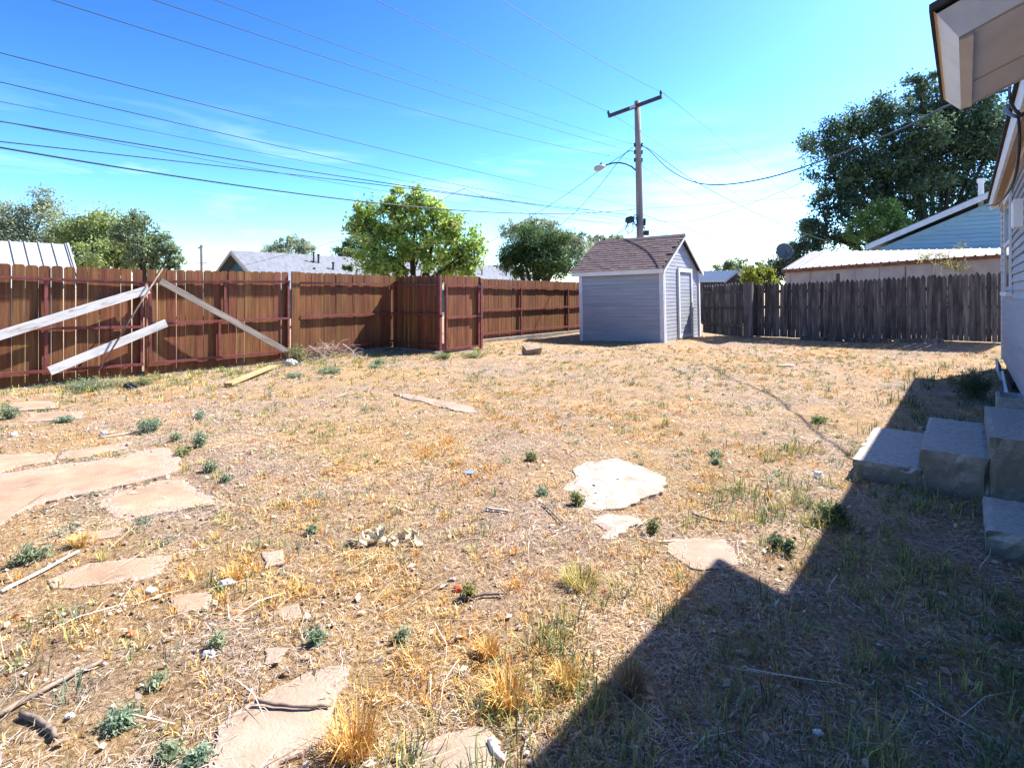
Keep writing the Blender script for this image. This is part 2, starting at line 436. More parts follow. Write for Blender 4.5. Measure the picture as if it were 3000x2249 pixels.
# ================================================================ GROUND
def axis(fine_ranges, far):
    a = []
    for lo, hi, st in fine_ranges:
        a += list(np.arange(lo, hi, st))
    lo = a[0]; hi = a[-1]
    return np.array(sorted(set([round(v, 4) for v in a] + [lo - f for f in far] + [hi + f for f in far])))
far = [1, 3, 7, 15, 30, 60, 120, 250, 500, 1000, 1600]
gx = axis([(-14, -5, 0.14), (-5, 1, 0.055), (1, 3, 0.2)], far)
gy = axis([(-2, 1, 0.15), (1, 7, 0.055), (7, 12, 0.10), (12, 21, 0.16)], far)
X, Y = np.meshgrid(gx, gy, indexing='ij')
fall = sstep(30, 14, np.hypot(X + 4, Y - 8))
Zg = gz(X, Y) * fall
nx_, ny_ = X.shape
V = np.stack([X.ravel(), Y.ravel(), Zg.ravel()], 1)
ii = (np.arange(nx_ - 1)[:, None] * ny_ + np.arange(ny_ - 1)[None, :]).ravel()
loops = np.stack([ii, ii + ny_, ii + ny_ + 1, ii + 1], 1).ravel()
go = link('ground', np_mesh('ground', V, np.full(len(ii), 4), loops, smooth=True), M['ground'])
go['kind'] = 'structure'

# ---- flat stones
STONES = []          # polygons in plan, for keeping grass off
def stone_poly(pix):
    return [G(px, py) for px, py in pix]
def stone_mb(pix, lift=0.007, jag=0.009, seed=0):
    pts = stone_poly(pix)
    r = random.Random(seed)
    out = []
    n = len(pts)
    for i in range(n):
        a, b = pts[i], pts[(i + 1) % n]
        k = max(1, int((b - a).length / 0.045))
        for j in range(k):
            p = a.lerp(b, j / k)
            wv = 0.055 * min(1.0, (b - a).length / 0.5)
            ox = (float(fbm(p.x, p.y, 3.1, 3, 40 + seed)) - .5) * 2.6 * wv; oy = (float(fbm(p.x, p.y, 3.1, 3, 60 + seed)) - .5) * 2.6 * wv
            out.append(Vector((p.x + ox + r.uniform(-jag, jag), p.y + oy + r.uniform(-jag, jag), 0)))
    STONES.append(np.array([(p.x, p.y) for p in out]))
    cx = sum(p.x for p in out) / len(out); cy = sum(p.y for p in out) / len(out)
    c = Vector((cx, cy, 0))
    mb = MB()
    rings = []
    # skirt, rounded rim, then inner rings so that the top follows the ground a little
    zoff = max(gzf(p.x, p.y) for p in out[::3])
    zoff = 0.5 * zoff + 0.5 * sum(gzf(p.x, p.y) for p in out) / len(out)
    for s, dz in ((1.0, -0.06), (1.0, lift * 0.45), (0.98, lift * .9), (0.84, lift + .001), (0.6, lift + 0.002), (0.25, lift + 0.002)):
        rings.append([Vector((c.x + (p.x - c.x) * s, c.y + (p.y - c.y) * s, zoff + dz + (r.uniform(-.002, .002) if s > .97 else 0))) for p in out])
    m = len(out)
    vs = [p for ring in rings for p in ring] + [Vector((cx, cy, zoff + lift))]
    fs = []
    for a in range(len(rings) - 1):
        for i in range(m):
            j = (i + 1) % m
            fs.append((a * m + i, a * m + j, (a + 1) * m + j, (a + 1) * m + i))
    for i in range(m):
        fs.append(((len(rings) - 1) * m + i, (len(rings) - 1) * m + (i + 1) % m, len(vs) - 1))
    area = sum(out[i].x * out[(i + 1) % m].y - out[(i + 1) % m].x * out[i].y for i in range(m))
    if area < 0:
        fs = [tuple(reversed(f)) for f in fs]
    mb.add(vs, fs)
    mb.edge = [e for e in (1, 1, 1, .45, 0, 0) for _ in range(m)] + [0]
    return mb
patio = bpy.data.objects.new('patio', None); COL.objects.link(patio)
patio['kind'] = 'structure'
INV['patio'] = Matrix.Identity(4)
for k, pix in enumerate([
    [(-160, 1430), (0, 1394), (113, 1376), (317, 1346), (475, 1315), (511, 1317), (534, 1371), (488, 1394), (317, 1435), (136, 1475), (59, 1507), (0, 1548), (-160, 1620)],
    [(-150, 1350), (0, 1335), (90, 1331), (172, 1333), (154, 1353), (45, 1371), (0, 1389), (-150, 1415)],
    [(181, 1326), (384, 1294), (366, 1317), (226, 1345), (178, 1346)],
    [(289, 1480), (317, 1444), (488, 1405), (534, 1408), (615, 1462), (624, 1480), (452, 1503), (362, 1525), (317, 1500)],
    [(140, 1706), (253, 1656), (407, 1638), (520, 1629), (475, 1683), (430, 1702), (317, 1715), (149, 1733)],
    [(253, 1566), (362, 1550), (372, 1570), (253, 1596)],
    [(479, 1756), (611, 1742), (606, 1792), (520, 1806)],
    [(30, 1180), (150, 1176), (170, 1195), (20, 1206)],
    [(90, 1208), (240, 1203), (250, 1222), (70, 1232)],
]):
    part('flagstone', stone_mb(pix, seed=k), M['flag'], patio)
solo('stone_slab', stone_mb([(875, 1988), (1024, 1959), (1014, 2018), (970, 2073), (965, 2133), (925, 2182), (815, 2249), (760, 2330), (600, 2330), (627, 2138), (731, 2068)], 0.009, seed=20), M['flagpale'], 'large tan stone slab with a stick across it, beside the tall orange tuft', 'stone')
solo('stone_slab', stone_mb([(1208, 2188), (1384, 2134), (1434, 2148), (1466, 2179), (1448, 2260), (1440, 2330), (1190, 2330)], 0.009, seed=21), M['flagpale'], 'reddish tan slab in dry stems where the porch shadow begins', 'stone')
solo('stone_slab', stone_mb([(1952, 1623), (1974, 1585), (2120, 1582), (2151, 1608), (2170, 1660), (2088, 1675), (2030, 1671)], 0.007, seed=22), M['flagpale'], 'cracked tan slab half in sun, half in the porch shadow corner', 'stone')
solo('concrete_patch', stone_mb([(1664, 1377), (1715, 1358), (1809, 1348), (1898, 1377), (1939, 1392), (1939, 1443), (1898, 1465), (1828, 1490), (1740, 1503), (1715, 1494), (1708, 1459), (1639, 1437), (1699, 1408)], 0.009, 0.022, seed=23), M['whiteslab'], 'large bleached white concrete patch, roughly round, in the dry lawn', 'concrete patch')
solo('concrete_patch', stone_mb([(1721, 1538), (1784, 1513), (1866, 1519), (1879, 1541), (1835, 1560), (1797, 1585), (1784, 1592), (1765, 1551)], 0.007, 0.022, seed=24), M['whiteslab'], 'small broken white concrete patch just nearer than the round one', 'concrete patch')
solo('concrete_strip', stone_mb([(1150, 1157), (1190, 1157), (1395, 1198), (1385, 1214), (1270, 1193)], 0.006, 0.02, seed=25), M['flagpale'], 'narrow sunken concrete strip across the middle of the lawn', 'concrete strip')
solo('stepping_stone', stone_mb([(776, 1909), (845, 1914), (820, 1954), (771, 1959)], 0.007, seed=26), M['flagpale'], 'small squarish tan stone just beyond the large slab', 'stone')
solo('stepping_stone', stone_mb([(760, 1620), (820, 1612), (835, 1650), (775, 1665)], 0.007, seed=27), M['flagpale'], 'half buried pale stone between the flagstones and the cream scrap', 'stone')
solo('stepping_stone', stone_mb([(820, 1790), (880, 1775), (890, 1815), (835, 1830)], 0.007, seed=28), M['flagpale'], 'rounded pale stone left of the red scrap, among litter', 'stone')

# ================================================================ BROWN FENCES
FX = -10.8                                  # line of the alley fence
PITCH = 0.150
def picket_mesh(wd, ht, th, kind):
    """upright board in the local X-Z plane, thickness along Y, foot at z=0"""
    h = wd / 2
    if kind == 'dog':
        c = min(0.032, h * 0.5)
        prof = [(-h, 0), (h, 0), (h, ht - c), (h - c * 0.35, ht - c * 0.35), (h - c, ht), (-h + c, ht), (-h + c * 0.35, ht - c * 0.35), (-h, ht - c)]
    else:
        prof = [(-h, 0), (h, 0), (h, ht - 0.085), (h * 0.72, ht - 0.045), (0, ht), (-h * 0.72, ht - 0.045), (-h, ht - 0.085)]
    return MB().extrude([(x, -th / 2, z) for x, z in prof], (0, th, 0)).mesh('picket')
DOG = [picket_mesh(0.143, 1.78, 0.016, 'dog'), picket_mesh(0.139, 1.78, 0.016, 'dog'), picket_mesh(0.146, 1.78, 0.016, 'dog')]
POINT = [picket_mesh(0.092, 1.62, 0.02, 'pt'), picket_mesh(0.088, 1.62, 0.02, 'pt'), picket_mesh(0.094, 1.62, 0.02, 'pt')]
for me in DOG: me.materials.append(M['brown'])
for me in POINT: me.materials.append(M['greywood'])
def pickets(root, p, q, n, meshes, top0, top1, foot=0.03, ht=1.78, jit=0.005, tilt=0.004, wscale=1.0):
    """row of n boards from p to q (plan), tops running from top0 to top1"""
    p = Vector(p); q = Vector(q); d = q - p
    ang = math.atan2(d.y, d.x)
    r = random.Random(n * 31 + int(abs(p.x) * 10))
    L = INV[root.name]
    for i in range(n):
        t = (i + 0.5) / n
        c = p.lerp(q, t) + d.normalized() * r.uniform(-.0035, .0035)
        tp = top0 + (top1 - top0) * t + r.uniform(-jit, jit)
        z0 = gzf(c.x, c.y) + foot
        o = bpy.data.objects.new('picket', r.choice(meshes))
        COL.objects.link(o)
        o.parent = root
        nrm = Vector((-d.y, d.x, 0)).normalized()
        pos = Vector((c.x, c.y, z0)) + nrm * r.uniform(-.0015, .0015)
        o.location = L @ pos
        o.rotation_euler = (r.uniform(-tilt, tilt), r.uniform(-tilt, tilt), ang + r.uniform(-.006, .006))
        o.scale = (wscale, 1, (tp - z0) / ht)
def rail(root, p, q, s=0.045, mat='redmetal', name='rail'):
    p = Vector(p); q = Vector(q)
    t = (q - p).normalized()
    side = t.cross(Vector((0, 0, 1))).normalized() * s
    return part(name, MB().beam(p, q, side, t.cross(side).normalized() * s), M[mat], root)
def post(root, x, y, z0, z1, s=0.05, mat='redmetal', name='post', lean=(0, 0)):
    return part(name, MB().beam((x, y, z0), (x + lean[0], y + lean[1], z1), (s, 0, 0), (0, s, 0)), M[mat], root)
RX = FX + 0.055                             # rails stand on the yard side of the boards

# drive gate, two leaves
t = thing('drive_gate', 'left leaf of the brown picket drive gate, behind the two white planks', 'gate', (FX, 2.0, 0), group='leaves of the drive gate')
pickets(t, (FX, 0.70, 0), (FX, 3.27, 0), 17, DOG, 1.84, 1.80, wscale=0.998)
rail(t, (RX, 0.70, 1.66), (RX, 3.27, 1.57)); rail(t, (RX, 0.70, 0.91), (RX, 3.27, 0.83)); rail(t, (RX, 0.70, 0.25), (RX, 3.27, 0.20))
post(t, RX - 0.002, 1.99, 0.19, 1.62, 0.042, name='stile'); post(t, RX - 0.002, 3.245, 0.19, 1.58, 0.042, name='stile')
t = thing('drive_gate', 'right leaf of the brown picket drive gate, crossed by the grey plank', 'gate', (FX, 4.6, 0), group='leaves of the drive gate')
pickets(t, (FX, 3.345, 0), (FX, 5.88, 0), 17, DOG, 1.80, 1.83, wscale=0.99)
rail(t, (RX, 3.345, 1.595), (RX, 5.88, 1.63)); rail(t, (RX, 3.345, 0.875), (RX, 5.88, 0.88)); rail(t, (RX, 3.345, 0.20), (RX, 5.88, 0.21))
post(t, RX - 0.002, 3.37, 0.19, 1.60, 0.042, name='stile'); post(t, RX - 0.002, 5.855, 0.03, 1.635, 0.042, name='stile')
post(t, RX - 0.002, 4.60, 0.90, 1.60, 0.042, name='stile'); post(t, RX - 0.002, 4.50, 0.22, 0.87, 0.042, name='stile')
t = solo('gate_post', MB().tube([(RX + 0.01, 3.308, -0.1), (RX + 0.01, 3.308, 1.585)], 0.027, 10), M['rust'], 'rusty peeling steel pipe between the two drive gate leaves', 'post', smooth=True)

# fence run with the wide post
CY = 8.62
t = thing('wooden_fence', 'brown picket fence run beside the drive gate, brush pile at its foot', 'fence', (FX, 7.2, 0), group='runs of brown picket fence')
pickets(t, (FX, 6.12, 0), (FX, CY, 0), 17, DOG, 1.83, 1.815, wscale=1.025)
part('post', MB().box(FX + 0.02, FX + 0.06, 5.935, 6.115, -0.05, 1.84), M['brown'], t)
for z0, z1 in ((1.605, 1.60), (0.905, 0.90), (0.18, 0.24)):
    rail(t, (RX, 6.12, z0), (RX, CY, z1))
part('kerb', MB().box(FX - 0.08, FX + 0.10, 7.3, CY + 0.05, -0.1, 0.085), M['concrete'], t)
# short return into the yard
JX = -9.28
t = thing('wooden_fence', 'short brown fence run in shade, jutting into the yard beside the walk gate', 'fence', (-10.0, CY, 0), group='runs of brown picket fence')
JY2 = CY + 0.10
pickets(t, (FX + 0.06, CY + 0.02, 0), (JX, JY2, 0), 10, DOG, 1.81, 1.80, wscale=0.985)
for z in (1.585, 0.90, 0.20):
    rail(t, (FX + 0.06, CY - 0.035, z), (JX, JY2 - 0.06, z - 0.005))
post(t, FX + 0.075, CY - 0.045, -0.05, 1.66, 0.055, mat='redmetal'); post(t, JX + 0.0, JY2 - 0.01, -0.05, 1.80, 0.07, mat='redmetal')
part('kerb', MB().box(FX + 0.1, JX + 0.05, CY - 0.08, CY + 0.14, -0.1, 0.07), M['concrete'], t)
part('latch', MB().box(JX + 0.036, JX + 0.10, JY2 - 0.04, JY2 + 0.0, 0.86, 0.90), M['darkmetal'], t)
# walk gate
gy0, gy1 = JY2 + 0.13, 10.02
t = thing('walk_gate', 'narrow brown walk gate with red steel frame and black hinges', 'gate', (JX, 9.4, 0))
pickets(t, (JX, gy0, 0), (JX + 0.0, gy1 - 0.04, 0), 8, DOG, 1.80, 1.80, foot=0.06, wscale=0.985)
GX = JX + 0.05
for z in (1.58, 0.83, 0.10):
    rail(t, (GX, gy0, z), (GX, gy1 - 0.05, z + 0.0))
post(t, GX - 0.002, gy0 + 0.02, 0.08, 1.60, 0.043, name='stile'); post(t, GX - 0.002, gy1 - 0.07, 0.08, 1.60, 0.043, name='stile')
for z in (1.55, 0.83):
    part('hinge', MB().tube([(GX + 0.02, gy1 - 0.02, z - 0.09), (GX + 0.02, gy1 - 0.02, z + 0.10)], 0.028, 10).box(GX + 0.0, GX + 0.045, gy1 - 0.14, gy1 - 0.02, z - 0.02, z + 0.02), M['darkmetal'], t)
solo('hinge_post', MB().beam((JX + 0.02, gy1 + 0.05, -0.1), (JX + 0.02, gy1 + 0.05, 1.62), (.065, 0, 0), (0, .065, 0)), M['redmetal'], 'square red steel post carrying the hinges of the walk gate', 'post')
# far run to the shed
F2 = -10.55
t = thing('wooden_fence', 'brown fence run behind the walk gate, ending at the grey shed', 'fence', (F2, 14, 0), group='runs of brown picket fence')
pickets(t, (F2, 10.12, 0), (F2, 17.0, 0), 46, DOG, 1.80, 1.76, wscale=0.99)
pickets(t, (JX - 0.02, gy1 + 0.11, 0), (F2, gy1 + 0.11, 0), 8, DOG, 1.79, 1.79)
R2 = F2 + 0.055
for z0, z1 in ((1.575, 1.53), (0.90, 0.92), (0.245, 0.24)):
    rail(t, (R2, 10.2, z0), (R2, 17.0, z1))
for yy in (13.22, 15.8):
    post(t, R2 - 0.002, yy, -0.05, 1.55, 0.045)
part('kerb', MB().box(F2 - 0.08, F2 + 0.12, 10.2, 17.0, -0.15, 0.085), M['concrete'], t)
# beam fence behind the shed's side keeps the yard closed
# leaning planks
def plank(name, p, q, wd, th, mat, label, bend=0.0):
    p = Vector(p); q = Vector(q)
    t_ = (q - p).normalized()
    nrm = Vector((1, 0, 0)); nrm = (nrm - t_ * nrm.dot(t_)).normalized()
    wv = nrm.cross(t_).normalized()
    mb = MB()
    n = 6
    prev = None
    L = (q - p).length
    # local frame so grain runs along X
    o = None
    vs, fs = [], []
    for i in range(n + 1):
        x = L * i / n; s = math.sin(math.pi * i / n) * bend
        for yy, zz in ((-wd / 2, -th / 2), (wd / 2, -th / 2), (wd / 2, th / 2), (-wd / 2, th / 2)):
            vs.append((x, yy + s * 0.4, zz + s))
    for i in range(n):
        a = i * 4
        for k in range(4):
            fs.append((a + k, a + 4 + k, a + 4 + (k + 1) % 4, a + (k + 1) % 4))
    fs.append((0, 1, 2, 3)); fs.append((n * 4 + 3, n * 4 + 2, n * 4 + 1, n * 4))
    mb.add(vs, fs)
    o = link(name, mb.mesh(name), M[mat])
    o.matrix_world = Matrix.Translation(p) @ Matrix((t_, wv, nrm)).transposed().to_4x4()
    return tag(o, label, 'plank')
PX = -10.62
plank('plank', at_x(-90, 1010, PX), at_x(436, 848, PX), 0.135, 0.035, 'whitewood', 'upper chipped white plank leaning up across the left drive gate leaf', 0.01)
plank('plank', at_x(145, 1087, PX + .02), at_x(487, 946, PX), 0.130, 0.035, 'whitewood', 'lower chipped white plank resting across the foot of the drive gate', -0.01)
plank('plank', at_x(469, 823, PX + .02), at_x(838, 1028, PX + .10), 0.105, 0.04, 'plankgrey', 'weathered grey plank slanting down across the right gate leaf', 0.012)
solo('metal_rod', MB().tube([at_x(477, 786, PX + .09), at_x(400, 905, PX + .10), at_x(290, 1086, PX + .06)], [.012, .014, .012], 8), M['stick'], 'thin rusty rod leaning steeply in front of the white planks', 'rod', smooth=True)

# ================================================================ SHED
sc = G(1945, 1004, 0.01)                      # its near corner
SHR = math.radians(3.0)
shed = thing('garden_shed', 'small grey lap-sided shed with purple-brown shingle roof and white trim', 'shed', (sc.x, sc.y, 0.01), (0, math.radians(-1.2), SHR))
SW, SD, SE, SP = 2.63, 3.15, 2.10, 3.06        # width of shaded wall (-X), depth (+Y), eave and ridge heights
L0 = dict(world=False)
wall_l = part('wall', MB().box(-SW, -0.03, 0.03, SD - 0.03, -0.15, SE - 0.02), M['siding'], shed, **L0)
def lap(mb, p, q, z0, z1, out, proud=0.014, zq0=None):
    """lap board from p to q (plan), z0..z1, leaning out at its foot"""
    p = Vector((p[0], p[1], 0)); q = Vector((q[0], q[1], 0)); o = Vector((out[0], out[1], 0))
    prof = [p + Vector((0, 0, z0 + .009)) - o * 0.004, p + o * proud + Vector((0, 0, z0 + .007)), p + o * 0.006 + Vector((0, 0, z1 + 0.012)), p - o * 0.004 + Vector((0, 0, z1 + 0.012))]
    return mb.extrude(prof, q - p)
nb = 20; bh = (SE + 0.0) / nb
r = random.Random(3)
for i in range(nb):
    z0 = -0.04 + i * bh + r.uniform(-.003, .003)
    part('siding_board', lap(MB(), (-SW + 0.02, 0.03), (-0.09, 0.03), z0 + .006, z0 + bh, (0, -1), .032), M['siding'], wall_l, **L0)
# gable wall (faces +X), boards either side of the door and up the gable
gab = part('gable_wall', MB().extrude([(-0.06, 0.04, -0.1), (-0.06, SD - 0.04, -0.1), (-0.06, SD - 0.04, SE - 0.02), (-0.06, SD / 2, SP - 0.06), (-0.06, 0.04, SE - 0.02)], (0.03, 0, 0)), M['siding'], shed, **L0)
D0, D1, DZ0, DZ1 = 1.30, 2.30, 0.08, 2.0       # door opening along Y
for i in range(30):
    z0 = -0.04 + i * bh; z1 = z0 + bh
    if z0 > SP - 0.18: break
    if z0 < SE - 0.05:
        a, b_ = 0.09, SD - 0.09
    else:
        k = (z1 - SE) / (SP - SE); a = 0.05 + k * SD / 2; b_ = SD - a
    segs = [(a, b_)]
    if z0 < DZ1 + 0.1:
        segs = [(a, D0 - 0.11), (D1 + 0.11, b_)]
        if z1 < DZ0 + 0.02: segs = [(a, b_)]
    for s0, s1 in segs:
        if s1 - s0 > 0.03:
            part('siding_board', lap(MB(), (-0.03, s0), (-0.03, s1), z0, z1, (1, 0)), M['siding'], gab, **L0)
door = part('door', MB().box(-0.028, -0.012, D0 - 0.02, D1 + 0.02, DZ0, DZ1 + 0.02), M['siding'], shed, **L0)
for i in range(18):
    z0 = DZ0 + 0.03 + i * bh
    if z0 + bh > DZ1 + 0.02: break
    part('door_board', lap(MB(), (-0.012, D0 + 0.02), (-0.012, D1 - 0.02), z0, min(z0 + bh, DZ1), (1, 0), 0.012), M['siding'], door, **L0)
fr = MB()
fr.box(-0.02, 0.034, D0 - 0.11, D0 + 0.0, DZ0 - 0.04, DZ1 + 0.0); fr.box(-0.02, 0.034, D1 + 0.0, D1 + 0.11, DZ0 - 0.04, DZ1 + 0.0)
fr.box(-0.02, 0.034, D0 - 0.11, D1 + 0.11, DZ1 + 0.002, DZ1 + 0.12); fr.box(-0.02, 0.032, D0 + 0.002, D1 - 0.002, DZ0 - 0.04, DZ0 + 0.06)
part('door_frame', fr, M['trim'], door, **L0)
part('door_handle', MB().box(0.035, 0.06, D1 + 0.01, D1 + 0.06, 0.92, 1.10).tube([(0.06, D1 + 0.03, 0.94), (0.07, D1 + 0.03, 0.88), (0.085, D1 + 0.02, 0.84)], 0.012, 6), M['whiteplastic'], door, **L0)
part('door_cord', MB().tube([(0.02, D1 - 0.05, 1.0), (0.03, D1 - 0.12, 0.9), (0.03, D1 - 0.17, 0.74), (0.03, D1 - 0.14, 0.70)], 0.006, 6), M['darkmetal'], door, **L0)
for nm, bx in (('corner_trim', (-0.10, 0.022, -0.006, 0.05, -0.1, SE - 0.015)), ('corner_trim', (-0.01, 0.028, 0.052, 0.14, -0.1, SE - 0.015)),
               ('corner_trim', (-SW - 0.02, -SW + 0.09, -0.006, 0.05, -0.14, SE - 0.015)), ('corner_trim', (-0.03, 0.025, SD - 0.09, SD + 0.01, -0.05, SE - 0.015))):
    part(nm, MB().box(*bx), M['trim'], shed, **L0)
part('sill_board', MB().box(-0.05, -0.002, 0.2, SD - 0.1, -0.12, -0.045), M['tan'], shed, **L0)
# roof
ov = 0.20
rise = (SP - SE) / (SD / 2)
EY, EZ = -ov * 0.75, SE - ov * 0.75 * rise
rx0, rx1 = -SW - 0.20, 0.11
deck = MB()
deck.extrude([(rx0, EY, EZ), (rx0, SD / 2, SP), (rx0, SD - EY, EZ), (rx0, SD - EY, EZ + 0.05), (rx0, SD / 2, SP + 0.055), (rx0, EY, EZ + 0.05)], (rx1 - rx0, 0, 0))
roof = part('roof', deck, M['darkroof'], shed, **L0)
sl = Vector((0, SD / 2 - EY, SP - EZ)); slen = sl.length; sdir = sl.normalized(); snrm = Vector((0, -sdir.z, sdir.y))
ncs, tw = 14, 0.235
ex = slen / ncs
tab = MB().extrude([(0, 0, 0), (tw - 0.012, 0, 0), (tw - 0.012, 0.16, 0), (0, 0.16, 0)], (0, 0, 0.012)).mesh('shingle')
tab2 = MB().extrude([(0, 0, 0), (tw * 0.62, 0, 0), (tw * 0.62, 0.16, 0), (0, 0.16, 0)], (0, 0, 0.016)).mesh('shingle')
for me in (tab, tab2): me.materials.append(M['shingle'])
Rm = Matrix(((1, 0, 0), tuple(sdir), tuple(snrm))).transposed()
tiltm = Matrix.Rotation(math.radians(-4.2), 3, 'X')
for c in range(ncs):
    x = rx0 - 0.02 + (0.12 if c % 2 else 0.0)
    first = True
    if c % 2:
        xs_ = [(rx0 - 0.02, tab2)]
    else:
        xs_ = []
    while x + tw < rx1 + 0.06:
        xs_.append((x, tab if r.random() < 0.72 else tab2)); x += tw if xs_[-1][1] is tab else tw * 0.62 + 0.012
    for xx, me in xs_:
        o = bpy.data.objects.new('shingle', me); COL.objects.link(o); o.parent = roof
        p = Vector((xx, EY, EZ)) + sdir * (c * ex + r.uniform(-.004, .004) - 0.02) + snrm * (0.058 + r.uniform(0, .004))
        o.matrix_local = Matrix.Translation(p) @ (Rm @ tiltm).to_4x4()
part('ridge_cap', MB().extrude([(rx0, SD / 2 - 0.12, SP + 0.015), (rx0, SD / 2, SP + 0.10), (rx0, SD / 2 + 0.12, SP + 0.015), (rx0, SD / 2, SP + 0.075)], (rx1 - rx0, 0, 0)), M['shingle'], roof, **L0)
part('fascia', MB().box(rx0 + 0.02, rx1 - 0.02, EY - 0.012, EY + 0.012, EZ - 0.085, EZ + 0.045), M['soffit'], shed, **L0)
for sgn in (0, 1):
    ya, yb = (EY, SD / 2) if sgn == 0 else (SD - EY, SD / 2)
    part('rake_board', MB().extrude([(rx1 - 0.03, ya, EZ - 0.09), (rx1 - 0.03, yb, SP - 0.075), (rx1 - 0.03, yb, SP + 0.03), (rx1 - 0.03, ya, EZ + 0.035)], (0.028 + 0.003 * sgn, 0, 0)), M['trim'], shed, **L0)
part('soffit', MB().box(rx0 + 0.03, rx1 - 0.035, EY + 0.013, 0.02, EZ - 0.02, EZ - 0.005), M['soffit'], shed, **L0)

# ================================================================ GREY PICKET FENCE AND GATE
GY = 16.6
xa, xb = at_y(2186, 985, GY).x, 0.75
def ftop(x): return 1.63 + (x - xa) / (0.4 - xa) * 0.24
t = thing('picket_fence', 'long weathered grey picket fence with pointed tops at the back of the yard', 'fence', (-2.5, GY, 0))
npk = int((xb - xa) / 0.098)
L = INV[t.name]; r = random.Random(5)
for i in range(npk):
    x = xa + (i + 0.5) * (xb - xa) / npk
    yy = GY + (0.021 if i % 2 else 0.0) + r.uniform(-.004, .004)
    o = bpy.data.objects.new('picket', r.choice(POINT)); COL.objects.link(o); o.parent = t
    z0 = gzf(x, GY) + 0.02
    o.location = L @ Vector((x, yy, z0)); o.rotation_euler = (r.uniform(-.012, .012), r.uniform(-.008, .008), r.uniform(-.10, .10))
    o.scale = (r.uniform(1.01, 1.10), 1, (ftop(x) + r.uniform(-.022, .022) - z0) / 1.62)
for z in (0.45, 0.98, 1.42):
    part('rail', MB().beam((xa, GY + 0.055, z), (xb, GY + 0.055, z + 0.1), (0, .04, 0), (0, 0, .085)), M['greywood'], t)
for x in (-4.6, -2.6, -0.6):
    part('post', MB().box(x - .05, x + .05, GY + 0.08, GY + 0.17, -0.1, ftop(x) - (0.0 if x != -2.6 else -0.17)), M['greywood'], t)
g0 = at_Z(2060, 980, 17.6); g1 = at_Z(2176, 985, 15.6)
t = thing('picket_gate', 'weathered grey picket gate standing ajar between the shed and back fence', 'gate', (g0.x, g0.y, 0))
L = INV[t.name]; d = (Vector((g1.x, g1.y, 0)) - Vector((g0.x, g0.y, 0)))
ng = 14
for i in range(ng):
    c = Vector((g0.x, g0.y, 0)) + d * ((i + .5) / ng)
    o = bpy.data.objects.new('picket', r.choice(POINT)); COL.objects.link(o); o.parent = t
    o.location = L @ Vector((c.x, c.y, 0.13)); o.rotation_euler = (0, r.uniform(-.01, .01), math.atan2(d.y, d.x))
    o.scale = (d.length / ng / 0.098, 1, (1.50 + .06 * i / ng + r.uniform(-.02, .02)) / 1.62)
nn = Vector((d.y, -d.x, 0)).normalized()
if nn.dot(Vector((0, 0, 0)) - g0) < 0: nn = -nn
for z in (1.40, 0.93, 0.42):
    a = Vector((g0.x, g0.y, z)) + nn * 0.035; b_ = Vector((g1.x, g1.y, z + 0.03)) + nn * 0.035
    part('rail', MB().beam(a, b_, nn * 0.04, (0, 0, .06)), M['greywood'], t)
solo('fence_post', MB().box(g1.x + 0.0, g1.x + 0.24, g1.y + 0.03, g1.y + 0.13, -0.1, 1.70).box(g1.x + 0.01, g1.x + 0.23, g1.y + 0.14, g1.y + 0.22, -0.1, 1.6), M['greywood'], 'wide weathered post where the grey gate meets the back fence', 'post')
# edging timbers along the foot of the grey fence
for k, (pa, pb, lab) in enumerate([((2345, 990), (2468, 998), 'leftmost grey edging timber at the foot of the back fence'), ((2474, 1000), (2612, 1006), 'middle grey edging timber at the foot of the back fence'), ((2618, 1006), (2765, 1012), 'rightmost grey edging timber at the foot of the back fence')]):
    a = at_y(pa[0], pa[1], GY - 0.28); b_ = at_y(pb[0], pb[1], GY - 0.32)
    za = gzf(a.x, a.y) + .045; zb = gzf(b_.x, b_.y) + .045
    solo('edging_timber', MB().beam((a.x, a.y, za), (b_.x, b_.y, zb), (0, .1, 0), (0, 0, .11)), M['greywood'], lab, 'timber', group='timbers edging the back fence')

# ================================================================ HOUSE ON THE RIGHT
WX, HY0, HY1 = 0.50, -7.0, 13.4
house = thing('house', 'pale grey lap-sided house wall at the right edge with white eaves', 'house', (WX, 8, 0))
wall = part('wall', MB().box(WX + 0.02, 8.5, HY0, HY1, 0.22, 3.3), M['housesiding'], house)
nb2 = 27
for i in range(nb2):
    z0 = 0.24 + i * 0.108
    part('siding_board', lap(MB(), (WX + 0.02, 5.4), (WX + 0.02, HY1 - 0.09), z0 + .006, z0 + 0.108, (-1, 0), 0.03), M['housesiding'], wall)
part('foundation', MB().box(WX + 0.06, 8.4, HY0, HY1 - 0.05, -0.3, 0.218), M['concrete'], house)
part('corner_trim', MB().box(WX - 0.01, WX + 0.08, HY1 - 0.09, HY1 + 0.02, 0.2, 3.05), M['trim'], house)
# window near the far corner
win = part('window', MB().box(WX - 0.002, WX + 0.03, 10.55, 11.95, 1.50, 2.80), M['trim'], house)
part('frame', MB().box(WX - 0.03, WX + 0.0, 10.45, 10.55, 1.42, 2.88).box(WX - 0.03, WX + 0.0, 11.95, 12.05, 1.42, 2.88).box(WX - 0.03, WX, 10.551, 11.949, 2.80, 2.88).box(WX - 0.026, WX, 10.551, 11.949, 2.12, 2.17), M['trim'], win)
part('pane', MB().box(WX - 0.012, WX - 0.004, 10.555, 11.945, 1.50, 2.79), M['glass'], win)
part('sill', MB().box(WX - 0.07, WX, 10.38, 12.12, 1.36, 1.419), M['trim'], win)
